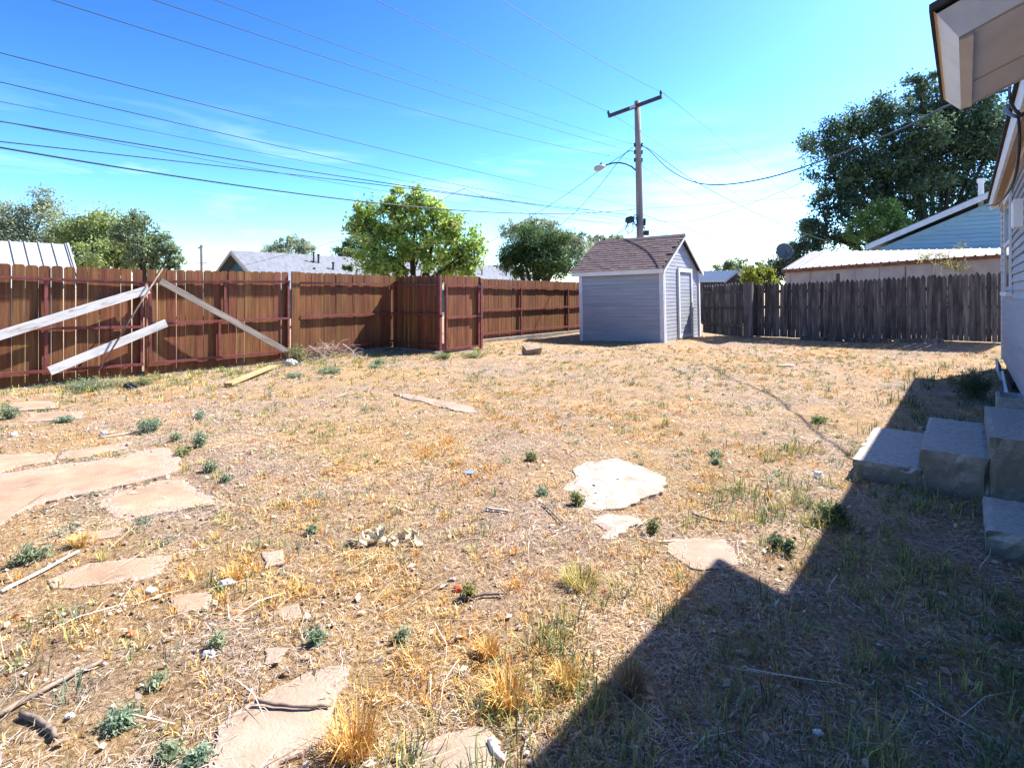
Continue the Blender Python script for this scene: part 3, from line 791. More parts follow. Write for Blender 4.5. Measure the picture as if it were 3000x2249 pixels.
# main roof: eave edge at x = EX, pitch 0.42
PT = 0.42; EX = 0.33; EZM = 2.98; HYR = 13.75
def roofz(x): return EZM + (x - EX) * PT
rm = MB().extrude([(EX - 0.03, HY0, EZM + 0.10), (4.5, HY0, roofz(4.5) + 0.10), (8.8, HY0, EZM + 0.1), (8.8, HY0, EZM + 0.14), (4.5, HY0, roofz(4.5) + 0.15), (EX - 0.03, HY0, EZM + 0.135)], (0, HYR - HY0, 0))
part('roof', rm, M['darkroof'], house)
part('fascia', MB().extrude([(EX, HY0, EZM + 0.10), (EX + 0.02, HY0, EZM - 0.03), (EX + 0.05, HY0, EZM - 0.03), (EX + 0.05, HY0, EZM + 0.10)], (0, HYR - 0.03 - HY0, 0)), M['trim'], house)
part('soffit', MB().extrude([(EX + 0.051, HY0, EZM - 0.01), (WX + 0.03, HY0, EZM + 0.06), (WX + 0.03, HY0, EZM + 0.09), (EX + 0.051, HY0, EZM + 0.02)], (0, HYR - 0.06 - HY0, 0)), M['tan'], house)
part('frieze', MB().box(WX - 0.035, WX + 0.0, 5.4, HY1 + 0.02, EZM - 0.10, EZM + 0.055), M['tan'], house)
part('gable_end', MB().extrude([(WX, HY1, 3.0), (8.5, HY1, 3.0), (4.5, HY1, roofz(4.5) + 0.05)], (0, 0.02, 0)), M['housesiding'], house)
# porch roof over the side steps
c0 = at_y(2809, 110, 3.58)                # lower inner corner of its cornice
PZ = c0.z; PX0 = c0.x; PY0, PY1 = 3.58, at_Z(2809, 324, (PZ - CAMH) * FPX / (HZ - 324)).y
porch = part('porch_roof', MB().extrude([(PX0 - 0.115, PY0 - 0.13, PZ + 0.115), (WX + 0.9, PY0 - 0.13, PZ + 0.115 + (WX + 1.0) * PT), (WX + 0.9, PY0 - 0.13, PZ + 0.15 + (WX + 1.0) * PT), (PX0 - 0.115, PY0 - 0.13, PZ + 0.15)], (0, PY1 - PY0 + 0.26, 0)), M['darkroof'], house)
def sloped(x, z): return z + (x - PX0) * PT
sof = MB().extrude([(PX0 + 0.06, PY0 + 0.05, sloped(PX0 + 0.06, PZ + 0.004)), (WX + 0.9, PY0 + 0.05, sloped(WX + 0.9, PZ + 0.004)), (WX + 0.9, PY0 + 0.05, sloped(WX + 0.9, PZ + 0.03)), (PX0 + 0.06, PY0 + 0.05, sloped(PX0 + 0.06, PZ + 0.03))], (0, PY1 - PY0 - 0.10, 0))
part('soffit', sof, M['soffit'], porch)
ym = PY0 + (PY1 - PY0) * .62
part('seam_strip', MB().extrude([(PX0 + .058, ym, sloped(PX0 + .058, PZ - .001)), (WX + .9, ym, sloped(WX + .9, PZ - .001)), (WX + .9, ym, sloped(WX + .9, PZ + .006)), (PX0 + .058, ym, sloped(PX0 + .058, PZ + .006))], (0, 0.006, 0)), M['tan'], porch)
bt = MB().box(PX0 + 0.0, PX0 + 0.058, PY0 + 0.05, PY1 - 0.05, PZ + 0.0, PZ + 0.05)
part('batten', bt, M['trim'], porch)
# cornice: west face flares outward, so do both rakes
part('fascia', MB().add([(PX0, PY0, PZ), (PX0, PY1, PZ), (PX0 - 0.085, PY1 + 0.09, PZ + 0.11), (PX0 - 0.085, PY0 - 0.09, PZ + 0.11), (PX0 + 0.05, PY0 + .05, PZ + 0.10), (PX0 + 0.05, PY1 - .05, PZ + 0.10)],
     [(0, 3, 2, 1), (0, 1, 5, 4), (3, 4, 5, 2), (0, 4, 3), (1, 2, 5)]), M['trim'], porch)
xe = WX + 0.9
for ya, sg in ((PY0, -1), (PY1, 1)):
    a0 = (PX0, ya, PZ); a1 = (xe, ya, sloped(xe, PZ)); b0 = (PX0 - 0.085, ya + sg * 0.09, PZ + 0.11); b1 = (xe, ya + sg * 0.09, sloped(xe, PZ + 0.146))
    c0_ = (PX0 + 0.05, ya - sg * .05, PZ + 0.10); c1 = (xe, ya - sg * .05, sloped(xe, PZ + 0.10))
    fs = [(0, 1, 3, 2), (0, 4, 5, 1), (2, 3, 5, 4), (0, 2, 4), (1, 5, 3)]
    if sg > 0: fs = [tuple(reversed(f)) for f in fs]
    part('rake_board', MB().add([a0, a1, b0, b1, c0_, c1], fs), M['trim'], porch)
lp = MB().add([(PX0 - 0.085, PY0 - 0.09, PZ + .111), (PX0 - 0.085, PY1 + 0.09, PZ + .111), (PX0 - 0.105, PY1 + 0.11, PZ + .128), (PX0 - 0.105, PY0 - 0.11, PZ + .128)], [(0, 1, 2, 3)])
part('crown_strip', lp, M['tan'], porch)
# wall box, cables
tag(solo('wall_box', MB().box(WX - 0.10, WX - 0.025, 8.05, 8.32, 2.12, 2.42).box(WX - 0.11, WX - 0.1, 8.07, 8.30, 2.14, 2.40), M['whiteplastic'], 'x', 'x'), 'small white utility box mounted on the grey house wall', 'utility box')
cb = [at_x(2962, 262, EX - .02), at_x(2968, 300, EX - .03), at_x(2984, 330, EX + .05)]
def cable(name, pts, r_, label, mat='darkmetal', n=6, cat='cable', group=None, sub=5):
    """smooth tube through points"""
    P = [Vector(p) for p in pts]; out = []
    m = len(P)
    for i in range(m - 1):
        p0, p1, p2, p3 = P[max(0, i - 1)], P[i], P[i + 1], P[min(m - 1, i + 2)]
        for k in range(sub):
            u = k / sub
            out.append(0.5 * ((2 * p1) + (p2 - p0) * u + (2 * p0 - 5 * p1 + 4 * p2 - p3) * u * u + (3 * p1 - p0 - 3 * p2 + p3) * u ** 3))
    out.append(P[-1])
    return solo(name, MB().tube(out, r_, n), M[mat], label, cat, group, smooth=True)
ca = EX + 0.02
cx_ = 0.285
cable('wall_cable', [at_x(2982, 325, cx_), at_x(2987, 400, cx_), at_x(2981, 480, cx_), at_x(2966, 540, cx_), at_x(2940, 580, cx_), at_x(2914, 598, cx_ - .01), at_x(2888, 604, cx_ - .03)], 0.010, 'black cable drooping along the house eave down to the far corner')
cable('wall_cable', [at_x(2944, 318, .22), at_x(2958, 334, .22), at_x(2982, 341, .24), at_x(3012, 326, .30)], 0.012, 'black cable loop swagged across the eave beside the porch roof')
cable('wall_cable', [at_x(2956, 250, .235), at_x(2960, 292, .225), at_x(2972, 320, .24), at_x(2988, 334, .26), at_x(3012, 338, .30)], 0.010, 'thin black lead hanging from the eave where the service drop ends')

# steps
def block(x0, x1, y0, y1, z0, z1, seed, chips=0.012):
    """worn concrete block: subdivided box with knocked edges"""
    rr = random.Random(seed)
    mb = MB(); nx, ny, nz = 12, 30, 8
    b = 0.012
    pts = {}
    def P(i, j, k):
        x = x0 + (x1 - x0) * i / nx; y = y0 + (y1 - y0) * j / ny; z = z0 + (z1 - z0) * k / nz
        e = (i in (0, nx)) + (j in (0, ny)) + (k == nz)
        q = Vector((x, y, z))
        if e >= 2:
            s = b * rr.uniform(0.3, 1.3) * (2.6 if rr.random() < .12 else 1)
            cx = Vector(((x0 + x1) / 2, (y0 + y1) / 2, (z0 + z1) / 2)) - q
            q += Vector((math.copysign(s, cx.x) if i in (0, nx) else 0, math.copysign(s, cx.y) if j in (0, ny) else 0, math.copysign(s, cx.z) if k == nz else 0)) * 0.6
        q += Vector([rr.uniform(-.0025, .0025) for _ in range(3)])
        return q
    idx = {}
    vs = []
    def vid(i, j, k):
        if (i, j, k) not in idx:
            idx[(i, j, k)] = len(vs); vs.append(P(i, j, k))
        return idx[(i, j, k)]
    fs = []
    for j in range(ny):
        for k in range(nz):
            fs.append((vid(0, j, k), vid(0, j, k + 1), vid(0, j + 1, k + 1), vid(0, j + 1, k)))
            fs.append((vid(nx, j, k), vid(nx, j + 1, k), vid(nx, j + 1, k + 1), vid(nx, j, k + 1)))
    for i in range(nx):
        for k in range(nz):
            fs.append((vid(i, 0, k), vid(i + 1, 0, k), vid(i + 1, 0, k + 1), vid(i, 0, k + 1)))
            fs.append((vid(i, ny, k), vid(i, ny, k + 1), vid(i + 1, ny, k + 1), vid(i + 1, ny, k)))
    for i in range(nx):
        for j in range(ny):
            fs.append((vid(i, j, nz), vid(i + 1, j, nz), vid(i + 1, j + 1, nz), vid(i, j + 1, nz)))
    return mb.add(vs, fs)
s0 = G(2497, 1342, 0.15)
SX, SY0 = s0.x, s0.y
SY1 = at_x(2562, 1240, SX).y
t = thing('concrete_steps', 'three worn concrete steps rising towards the house wall, porch shadow over them', 'steps', (SX, SY0, 0))
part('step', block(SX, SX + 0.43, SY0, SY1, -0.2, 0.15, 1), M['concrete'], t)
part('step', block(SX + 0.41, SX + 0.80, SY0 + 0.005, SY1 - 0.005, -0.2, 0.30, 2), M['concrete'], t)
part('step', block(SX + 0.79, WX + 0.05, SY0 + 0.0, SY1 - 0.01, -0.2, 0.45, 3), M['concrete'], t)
b0 = G(2887, 1620)
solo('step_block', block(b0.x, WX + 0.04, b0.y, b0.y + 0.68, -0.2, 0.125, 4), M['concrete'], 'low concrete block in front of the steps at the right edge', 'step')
# cinder blocks at the wall foot
def cinder(x, y, z, rz, label):
    mb = MB(); w_, d_, h_ = 0.40, 0.20, 0.19
    th = 0.03
    mb.box(-w_ / 2, w_ / 2, -d_ / 2, -d_ / 2 + th, 0, h_); mb.box(-w_ / 2, w_ / 2, d_ / 2 - th, d_ / 2, 0, h_)
    for xx in (-w_ / 2, -th / 2, w_ / 2 - th):
        mb.box(xx + (.0005 if xx < 0 else -.0005), xx + th, -d_ / 2 + th, d_ / 2 - th, 0.001, h_ - 0.001)
    o = link('cinder_block', mb.mesh('cinder_block'), M['block'])
    o.location = (x, y, z); o.rotation_euler = (0, 0, rz)
    return tag(o, label, 'cinder block', 'cinder blocks along the house foot')
cinder(WX - 0.13, 6.85, gzf(.35, 6.85) + 0.0, math.pi / 2, 'cinder block with open cores just behind the top step')
cinder(WX - 0.17, 7.55, gzf(.3, 7.5) + 0.0, math.pi / 2 - .1, 'lower cinder block of a stack of two by the house wall')
cinder(WX - 0.16, 7.53, gzf(.3, 7.5) + 0.192, math.pi / 2, 'upper cinder block of a stack of two by the house wall')
solo('foundation_board', MB().beam((WX - 0.10, 8.0, 0.10), (WX - 0.04, 11.2, 0.14), (.03, 0, .02), (-.08, 0, .17)), M['whitewood'], 'loose pale board propped along the foot of the house wall', 'board')
solo('foundation_board', MB().beam((WX - 0.10, 11.4, 0.13), (WX - 0.06, 13.0, 0.17), (.03, 0, .02), (-.05, 0, .14)), M['whitewood'], 'short white board against the far corner of the house foot', 'board')

# ================================================================ NEIGHBOURING BUILDINGS
# white metal roof at far left
t = thing('outbuilding', 'white ribbed metal roof showing above the fence at far left', 'building', (-20, 2, 0))
rd = at_Z(195, 716, 16.0); ex_ = at_x(214, 783, rd.x + 0.75)
y1 = rd.y
part('wall', MB().box(rd.x - 3, rd.x + 0.6, y1 - 9, y1 - 0.3, 0, ex_.z - 0.2), M['whitemetal'], t)
pw = 0.30
for k in range(24):
    ya = y1 - (k + 1) * pw; yb = ya + pw
    a = Vector((rd.x, 0, rd.z)); b_ = Vector((rd.x + 1.4, 0, rd.z - 1.4 * (rd.z - ex_.z) / 0.75))
    mb = MB()
    prof = [(0, 0), (pw - 0.05, 0), (pw - 0.04, 0.035), (pw - 0.012, 0.035), (pw - 0.002, 0)]
    u = (b_ - a); nr = Vector((u.z, 0, -u.x)).normalized()
    if nr.z < 0: nr = -nr
    pts = [a + Vector((0, ya + s, 0)) + nr * h_ for s, h_ in prof] + [a + Vector((0, ya + pw - 0.002, 0)) - nr * 0.02, a + Vector((0, ya, 0)) - nr * 0.02]
    part('roof_panel', mb.extrude(pts, u), M['whitemetal'], t)
part('rake_trim', MB().beam(Vector((rd.x, y1 + 0.02, rd.z)), Vector((rd.x + 1.4, y1 + 0.02, b_.z)), (0, .05, 0), nr * 0.12), M['whitemetal'], t)
part('back_roof', MB().extrude([(rd.x, y1 - 9, rd.z), (rd.x - 3, y1 - 9, 1.2), (rd.x - 3, y1 - 9, 1.15), (rd.x, y1 - 9, rd.z - .05)], (0, 9, 0)), M['whitemetal'], t)

# teal house with long grey roof
ap = at_Z(676, 733, 30.0); HB0, HB1 = ap.y, ap.y + 25
t = thing('teal_house', 'low teal house with a long grey shingle roof beyond the alley', 'house', (ap.x, ap.y, 0))
hw = 3.6; rs = 0.58; ez = ap.z - hw * rs
part('wall', MB().box(ap.x - hw + 0.5, ap.x + hw - 0.5, HB0 + 0.55, HB1 - 0.5, 0, ez + 0.15), M['teal'], t)
part('gable', MB().extrude([(ap.x - hw + .5, HB0 + 0.55, ez), (ap.x + hw - .5, HB0 + 0.55, ez), (ap.x, HB0 + 0.55, ap.z - 0.22)], (0, 0.1, 0)), M['teal'], t)
for sgn in (1, -1):
    part('roof', MB().extrude([(ap.x, HB0, ap.z), (ap.x + sgn * hw, HB0, ez), (ap.x + sgn * hw, HB0, ez - 0.08), (ap.x, HB0, ap.z - 0.08)], (0, HB1 - HB0, 0)), M['greyroof'], t)
    part('rake_board', MB().extrude([(ap.x, HB0 - 0.03, ap.z - 0.03), (ap.x + sgn * hw, HB0 - 0.03, ez - 0.03), (ap.x + sgn * hw, HB0 - 0.03, ez - 0.22), (ap.x, HB0 - 0.03, ap.z - 0.22)], (0, 0.028, 0)), M['tan'], t)
for (px, py0, py1, rr_) in ((919, 738, 766, .05), (933, 744, 764, .06), (976, 768, 780, .06), (921, 784, 802, .05), (1483, 778, 790, .06), (1412, 785, 812, .05)):
    base = None
    b_ = at_x(px, py1, ap.x + 0.9 if py1 < 770 else ap.x + 1.6)
    zt = CAMH + (HZ - py0) / FPX * (b_.x / rdir(px)[0])
    part('vent_pipe', MB().tube([(b_.x, b_.y, b_.z - 0.5), (b_.x, b_.y, zt - 0.08)], rr_, 8).tube([(b_.x, b_.y, zt - 0.08), (b_.x, b_.y, zt)], rr_ * 1.5, 8), M['darkmetal'], t)

# garage with tin roof behind the back fence
E1 = at_Z(2290, 790, 21.0); E2 = at_Z(2960, 743, 15.4)
R1 = at_Z(2375, 738, 23.2); R2_ = at_Z(2960, 727, 17.4)
t = thing('garage', 'dusty tan garage with rusty edged tin roof behind the back fence', 'garage', (E1.x, E1.y, 0))
o_ = (E2 - E1); o_.z = 0; o_.normalize(); nrm = Vector((-o_.y, o_.x, 0))
wa = E1 + nrm * 0.15 + o_ * 0.05; wb = E2 + nrm * 0.15
part('wall', MB().extrude([(wa.x, wa.y, 0), (wb.x, wb.y, 0), (wb.x, wb.y, E2.z - 0.05), (wa.x, wa.y, E1.z - 0.05)], nrm * 4), M['garage'], t)
part('eave_board', MB().extrude([E1 + Vector((0, 0, -0.13)), E2 + Vector((0, 0, -0.10)), E2 + Vector((0, 0, -0.012)), E1 + Vector((0, 0, -0.012))], nrm * 0.04), M['rust'], t)
for k in range(9):
    f = 0.03 + k * 0.115
    a = wa.lerp(wb, f) - nrm * 0.012
    part('siding_seam', MB().box(a.x - 0.012, a.x + 0.012, a.y - 0.012, a.y + 0.01, 0, E1.z - 0.16 + (E2.z - E1.z) * f), M['garage' if k != 5 else 'rust'], t)
npn = 9
for k in range(npn):
    f0, f1 = k / npn, (k + 1) / npn
    a, b_ = E1.lerp(E2, f0), E1.lerp(E2, f1); c_, d_ = R1.lerp(R2_, f0), R1.lerp(R2_, f1)
    mb = MB(); vs = []; fs = []
    prof = []
    nr_ = 3
    for q in range(nr_):
        s = q / nr_
        prof += [(s, 0), (s + 0.22, 0), (s + 0.255, 0.03), (s + 0.285, 0.03), (s + 0.32, 0)]
    lift = 0.004 * (k % 2)
    for s, h_ in prof:
        vs.append(a.lerp(b_, s) + Vector((0, 0, h_ + lift))); vs.append(c_.lerp(d_, s) + Vector((0, 0, h_ + lift)))
    vs.append(b_ + Vector((0, 0, lift))); vs.append(d_ + Vector((0, 0, lift)))
    m = len(vs) // 2
    for q in range(m - 1):
        fs.append((2 * q, 2 * q + 2, 2 * q + 3, 2 * q + 1))
    # underside for thickness
    o0 = len(vs)
    vs += [a - Vector((0, 0, .01)), b_ - Vector((0, 0, .01)), d_ - Vector((0, 0, .01)), c_ - Vector((0, 0, .01))]
    fs += [(o0, o0 + 3, o0 + 2, o0 + 1)]
    part('roof_panel', mb.add(vs, fs), M['tin'], t)
B1 = R1 + nrm * 2.2 - Vector((0, 0, .8)); B2 = R2_ + nrm * 2.2 - Vector((0, 0, .8))
part('back_roof', MB().add([R1, R2_, B2, B1], [(0, 1, 2, 3)]), M['tin'], t)
part('end_wall', MB().extrude([E1 + nrm * .2 + o_ * .06 - Vector((0, 0, .05)), R1 - Vector((0, 0, .06)) + o_ * .06, B1 + o_ * .06], o_ * 0.05), M['garage'], t)

# satellite dish at the garage corner
dc = at_Z(2297, 738, 21.4)
t = thing('satellite_dish', 'dark round satellite dish on the corner of the tin roofed garage', 'satellite dish', (dc.x, dc.y, dc.z - .5))
mb = MB(); vs, fs = [], []
ax = Vector((0.45, -0.75, 0.35)).normalized(); u = ax.cross(Vector((0, 0, 1))).normalized(); v_ = ax.cross(u)
nR, nA = 4, 18
for i in range(nR + 1):
    rr_ = 0.31 * i / nR
    for k in range(nA):
        an = 2 * math.pi * k / nA
        vs.append(dc + u * rr_ * math.cos(an) + v_ * rr_ * 1.12 * math.sin(an) + ax * (rr_ * rr_ * 0.8))
for i in range(nR):
    for k in range(nA):
        fs.append((i * nA + k, i * nA + (k + 1) % nA, (i + 1) * nA + (k + 1) % nA, (i + 1) * nA + k))
n0 = len(vs)
vs += [p - ax * 0.015 for p in vs]
fs += [tuple(reversed([q + n0 for q in f])) for f in fs]
for k in range(nA):
    fs.append((nR * nA + k, nR * nA + (k + 1) % nA, n0 + nR * nA + (k + 1) % nA, n0 + nR * nA + k))
part('reflector', mb.add(vs, fs), M['dish'], t, smooth=True)
part('arm', MB().tube([dc - v_ * -.3, dc + ax * 0.34 + v_ * 0.16], 0.015, 6).box(dc.x + ax.x * .34 - .04, dc.x + ax.x * .34 + .04, dc.y + ax.y * .34 - .04, dc.y + ax.y * .34 + .04, dc.z + ax.z * .34 + v_.z * .16 - .03, dc.z + ax.z * .34 + v_.z * .16 + .05), M['darkmetal'], t)
part('mast', MB().tube([dc - ax * 0.03, dc - ax * 0.1 - Vector((0, 0, .2)), Vector((dc.x + .08, dc.y + .1, dc.z - .62))], 0.022, 8), M['darkmetal'], t)

# pale blue gabled house
BY = 26.0
bl = at_y(2536, 724, BY); br_ = at_y(2890, 572, BY)
sl_ = (br_.z - bl.z) / (br_.x - bl.x); axx = bl.x + 6.5; apz = bl.z + 6.5 * sl_
t = thing('blue_house', 'pale blue lap-sided house with white rake boards behind the garage', 'house', (bl.x + 2, BY, 0))
wl = part('wall', MB().extrude([(bl.x + 0.4, BY + 0.4, 0), (bl.x + 12.6, BY + .4, 0), (bl.x + 12.6, BY + .4, bl.z - 0.05), (axx, BY + .4, apz - 0.3), (bl.x + 0.4, BY + .4, bl.z - 0.05)], (0, 8, 0)), M['bluewall'], t)
for k in range(26):
    z0 = 2.3 + k * 0.155; z1 = z0 + 0.155
    if z1 > apz - 0.4: break
    xl = bl.x + 0.42 if z1 < bl.z - 0.1 else bl.x + 0.5 + (z1 - bl.z + 0.1) / sl_
    xr = min(3.2, 2 * axx - xl)
    if xr - xl > .1:
        part('siding_board', lap(MB(), (xl, BY + .395), (xr, BY + .395), z0 + .02, z1, (0, -1), 0.05), M['bluewall'], wl)
for sgn in (1, -1):
    xs0 = bl.x if sgn == 1 else 2 * axx - bl.x
    part('roof', MB().extrude([(xs0, BY, bl.z), (axx, BY, apz), (axx, BY, apz + 0.1), (xs0, BY, bl.z + 0.1)], (0, 9, 0)), M['whitemetal'], t)
    part('rake_board', MB().extrude([(xs0, BY - 0.04, bl.z - 0.14), (axx, BY - 0.04, apz - 0.14), (axx, BY - .04, apz + 0.07), (xs0, BY - .04, bl.z + 0.07)], (0, .038, 0)), M['trim'], t)
vp = at_y(2874, 540, BY + 0.8)
part('vent_pipe', MB().tube([(vp.x, vp.y, vp.z - 0.9), (vp.x, vp.y, vp.z + .1)], .09, 10).tube([(vp.x, vp.y, vp.z + .06), (vp.x, vp.y, vp.z + 0.2)], .125, 10), M['whiteplastic'], t)
# tiny tin-roofed shed past the gate
Zs = 26.0
a = at_Z(2160, 792, Zs); 
t = thing('tin_shed', 'tiny tin-roofed wooden shed peeking over the grey gate', 'shed', (a.x, a.y, 0))
hw2 = 0.62; zr = a.z; ze = a.z - 0.50
ux = Vector((CS, SN, 0)); uy = Vector((-SN, CS, 0))       # gable faces the camera side
back = (-ux * 1.55 + uy * 0.9)
def q(p, dx, dz): return p + ux * dx + Vector((0, 0, dz))
A0 = a
part('wall', MB().extrude([q(A0, -hw2 + .1, -a.z) + back * .05, q(A0, hw2 - .1, -a.z) + back * .05, q(A0, hw2 - .1, ze - zr) + back * .05, q(A0, 0, -.1) + back * .05, q(A0, -hw2 + .1, ze - zr) + back * .05], back * 0.9), M['greywood'], t)
for sg in (-1, 1):
    part('roof', MB().extrude([q(A0, 0, 0), q(A0, sg * hw2, ze - zr), q(A0, sg * hw2, ze - zr - .04), q(A0, 0, -.04)], back), M['whiteplastic'], t)
    part('rake_board', MB().extrude([q(A0, 0, -.005) - back * .02, q(A0, sg * hw2, ze - zr - .005) - back * .02, q(A0, sg * hw2, ze - zr - .09) - back * .02, q(A0, 0, -.09) - back * .02], back * 0.018), M['trim'], t)

# ================================================================ UTILITY POLE AND WIRES
PZp = 22.0
pb = at_Z(1879, 855, PZp); pt = at_Z(1867, 297, PZp)
pole = thing('utility_pole', 'tall weathered timber utility pole with dark crossarm behind the shed', 'utility pole', (pb.x, pb.y, 0))
part('shaft', MB().tube([(pb.x, pb.y, -0.2), pb.lerp(pt, 0.35), pb.lerp(pt, 0.7), pt], [0.165, .145, .13, .115], 12), M['pole'], pole, smooth=True)
ca0 = at_Z(1787, 344, 22.5); ca1 = at_Z(1943, 287, 21.3)
cdir = (ca1 - ca0).normalized(); cn = cdir.cross(Vector((0, 0, 1))).normalized()
arm = MB().beam(ca0 + cn * .16, ca1 + cn * .16, cn * 0.10, cdir.cross(cn) * 0.13)
part('crossarm', arm, M['darkmetal'], pole)
part('sign_plate', MB().beam(ca0.lerp(ca1, .42) + cn * .22, ca0.lerp(ca1, .53) + cn * .22, cn * .01, cdir.cross(cn) * 0.11), M['lamp'], pole)
for p in (at_Z(1787, 336, 22.45), at_Z(1940, 279, 21.3)):
    p = p + cn * .16
    part('insulator', MB().tube([p - Vector((0, 0, .05)), p, p + Vector((0, 0, .04)), p + Vector((0, 0, .06)), p + Vector((0, 0, .10)), p + Vector((0, 0, .13))], [.02, .05, .06, .035, .055, .02], 10), M['darkmetal'], pole, smooth=True)
for py_ in (425, 446, 469):
    for sx in (-1, 1):
        p = at_Z(1870 + sx * 11, py_, PZp - .05)
        part('spool_bracket', MB().tube([p - Vector((0, 0, .07)), p - Vector((0, 0, .03)), p + Vector((0, 0, .03)), p + Vector((0, 0, .07))], [.045, .03, .03, .045], 8), M['darkmetal'], pole)
# street lamp on a curved arm
la = [at_Z(x_, y_, PZp) for x_, y_ in ((1862, 499), (1850, 488), (1832, 480), (1815, 477), (1795, 478), (1775, 484), (1768, 488))]
lampt = thing('street_lamp', 'small grey cobra-head street lamp on a curved arm fixed to the pole', 'street lamp', tuple(la[0]))
part('arm', MB().tube(la, .032, 8), M['wire'], lampt, smooth=True)
h0, h1 = at_Z(1773, 486, PZp), at_Z(1740, 497, PZp)
part('lamp_head', MB().tube([h0, h0.lerp(h1, .25), h0.lerp(h1, .6), h0.lerp(h1, .9), h1], [.05, .10, .14, .10, .02], 10), M['lamp'], lampt, smooth=True)
pc = at_Z(1761, 486, PZp)
part('photocell', MB().tube([pc, pc + Vector((0, 0, .12))], .04, 8), M['darkmetal'], lampt)
# splice closure, boxes
k0, k1 = at_Z(1832, 648, PZp - .2), at_Z(1858, 640, PZp - .2)
t = thing('cable_closure', 'black bundle of coiled telephone cable hung on the left of the pole', 'cable closure', tuple(k0))
cl = MB(); rr = random.Random(2)
cl.tube([k0, k0.lerp(k1, .2), k0.lerp(k1, .8), k1], [.05, .14, .14, .06], 10)
part('casing', cl, M['darkmetal'], t, smooth=True)
co = MB()
for kk in range(5):
    cc = at_Z(1862 + rr.uniform(-4, 3), 645 + rr.uniform(-6, 8), PZp - .25); r0 = rr.uniform(.12, .24)
    co.tube([cc + Vector((CS, SN, 0)) * (r0 * .45 * math.cos(a_)) + Vector((0, 0, r0 * math.sin(a_))) for a_ in np.linspace(0, 2 * math.pi, 17)], .014, 5, cap=False)
for kk in range(7):
    a0_ = at_Z(1835 + rr.uniform(0, 20), 655, PZp - .25)
    co.tube([a0_, a0_ + Vector((rr.uniform(-.3, .1), 0, -.2)), a0_ + Vector((rr.uniform(-.5, .1), 0, -rr.uniform(.3, .5)))], .012, 5)
part('loop', co, M['wire'], t)
p = at_Z(1888, 650, PZp - .05)
t = thing('terminal_box', 'small dark terminal boxes strapped to the right of the pole', 'terminal box', tuple(p))
def cbox(px, py, wpx, hpx, Z, dep=.16):
    c_ = at_Z(px, py, Z); u_ = Vector((CS, SN, 0)) * (wpx * Z / FPX / 2); n_ = Vector((-SN, CS, 0)) * dep; hz = Vector((0, 0, hpx * Z / FPX / 2))
    return [c_ - u_ - hz, c_ + u_ - hz, c_ + u_ + hz, c_ - u_ + hz], n_
for px_, py_, ww, hh, nm in ((1888, 650, 8, 20, 'upper_box'), (1894, 682, 15, 14, 'lower_box')):
    ps, nv = cbox(px_, py_, ww, hh, PZp - .05)
    part('box', MB().extrude(ps, nv), M['darkmetal'], t)
    part('lid', MB().extrude([p_ - nv * .12 for p_ in ps], nv * 0.1), M['darkmetal'], t)
part('bracket', MB().tube([at_Z(1887, 662, PZp), at_Z(1889, 672, PZp)], .02, 6), M['darkmetal'], t)

def south_wire(label, pix, rad, Zp=PZp, cat='power line'):
    """wire in the vertical plane x = const through its pole end; sag fitted through photo points"""
    A = at_Z(*pix[0], Zp)
    pts = [A] + [at_x(px, py, A.x) for px, py in pix[1:]]
    ys = np.array([p.y for p in pts]); zs = np.array([p.z for p in pts])
    cf = np.polyfit(ys, zs, 2)
    cf[2] += zs[0] - np.polyval(cf, ys[0])
    yend = min(ys) - 6.0
    yy = A.y + (yend - A.y) * np.linspace(0, 1, 44)
    return solo('power_line' if cat == 'power line' else 'telephone_cable', MB().tube([(A.x, y_, float(np.polyval(cf, y_))) for y_ in yy], rad * .82, 6), M['wire'], label, cat, 'overhead wires', smooth=True)
S = south_wire
S('thick black cable lowest of the wires at left, level past the pole', [(1861, 613), (1500, 617), (1017, 590), (678, 542), (0, 422)], .017, cat='telephone cable')
S('topmost of the overhead wires that cross the left picture edge', [(1861, 605), (1604, 548), (1300, 481), (678, 326), (0, 153)], .010)
S('overhead wire with a splice above the yellow-green tree', [(1842, 634), (1625, 597), (1363, 551), (949, 451), (0, 245)], .010)
S('faint overhead wire third from the top at the left edge', [(1855, 655), (1500, 588), (1153, 522), (678, 437), (0, 292)], .006)
S('dark telephone cable fourth from the top at the left edge', [(1840, 628), (1600, 595), (1300, 560), (1153, 540), (678, 468), (0, 346)], .013, cat='telephone cable')
S('thin wire hugging the underside of the fourth cable at left', [(1850, 663), (1450, 608), (1112, 559), (678, 485), (0, 350)], .006)
S('dark telephone cable second lowest at the left edge', [(1838, 640), (1500, 575), (1119, 541), (678, 512), (0, 384)], .011, cat='telephone cable')
S('lowest of three service wires leaving the pole above the street lamp', [(1852, 468), (1500, 397), (807, 202), (146, 0)], .009)
S('middle of three service wires leaving the pole above the street lamp', [(1855, 445), (1500, 342), (909, 153), (448, 0)], .009)
S('topmost of three service wires leaving the pole above the street lamp', [(1855, 423), (1500, 312), (963, 122), (627, 0)], .008)
S('line running from the left crossarm insulator up to the picture top', [(1787, 330), (1500, 197), (1300, 100), (1102, 0)], .009, Zp=22.4)
S('line running from the right crossarm insulator up to the picture top', [(1940, 271), (1625, 98), (1469, 0)], .009, Zp=21.3)
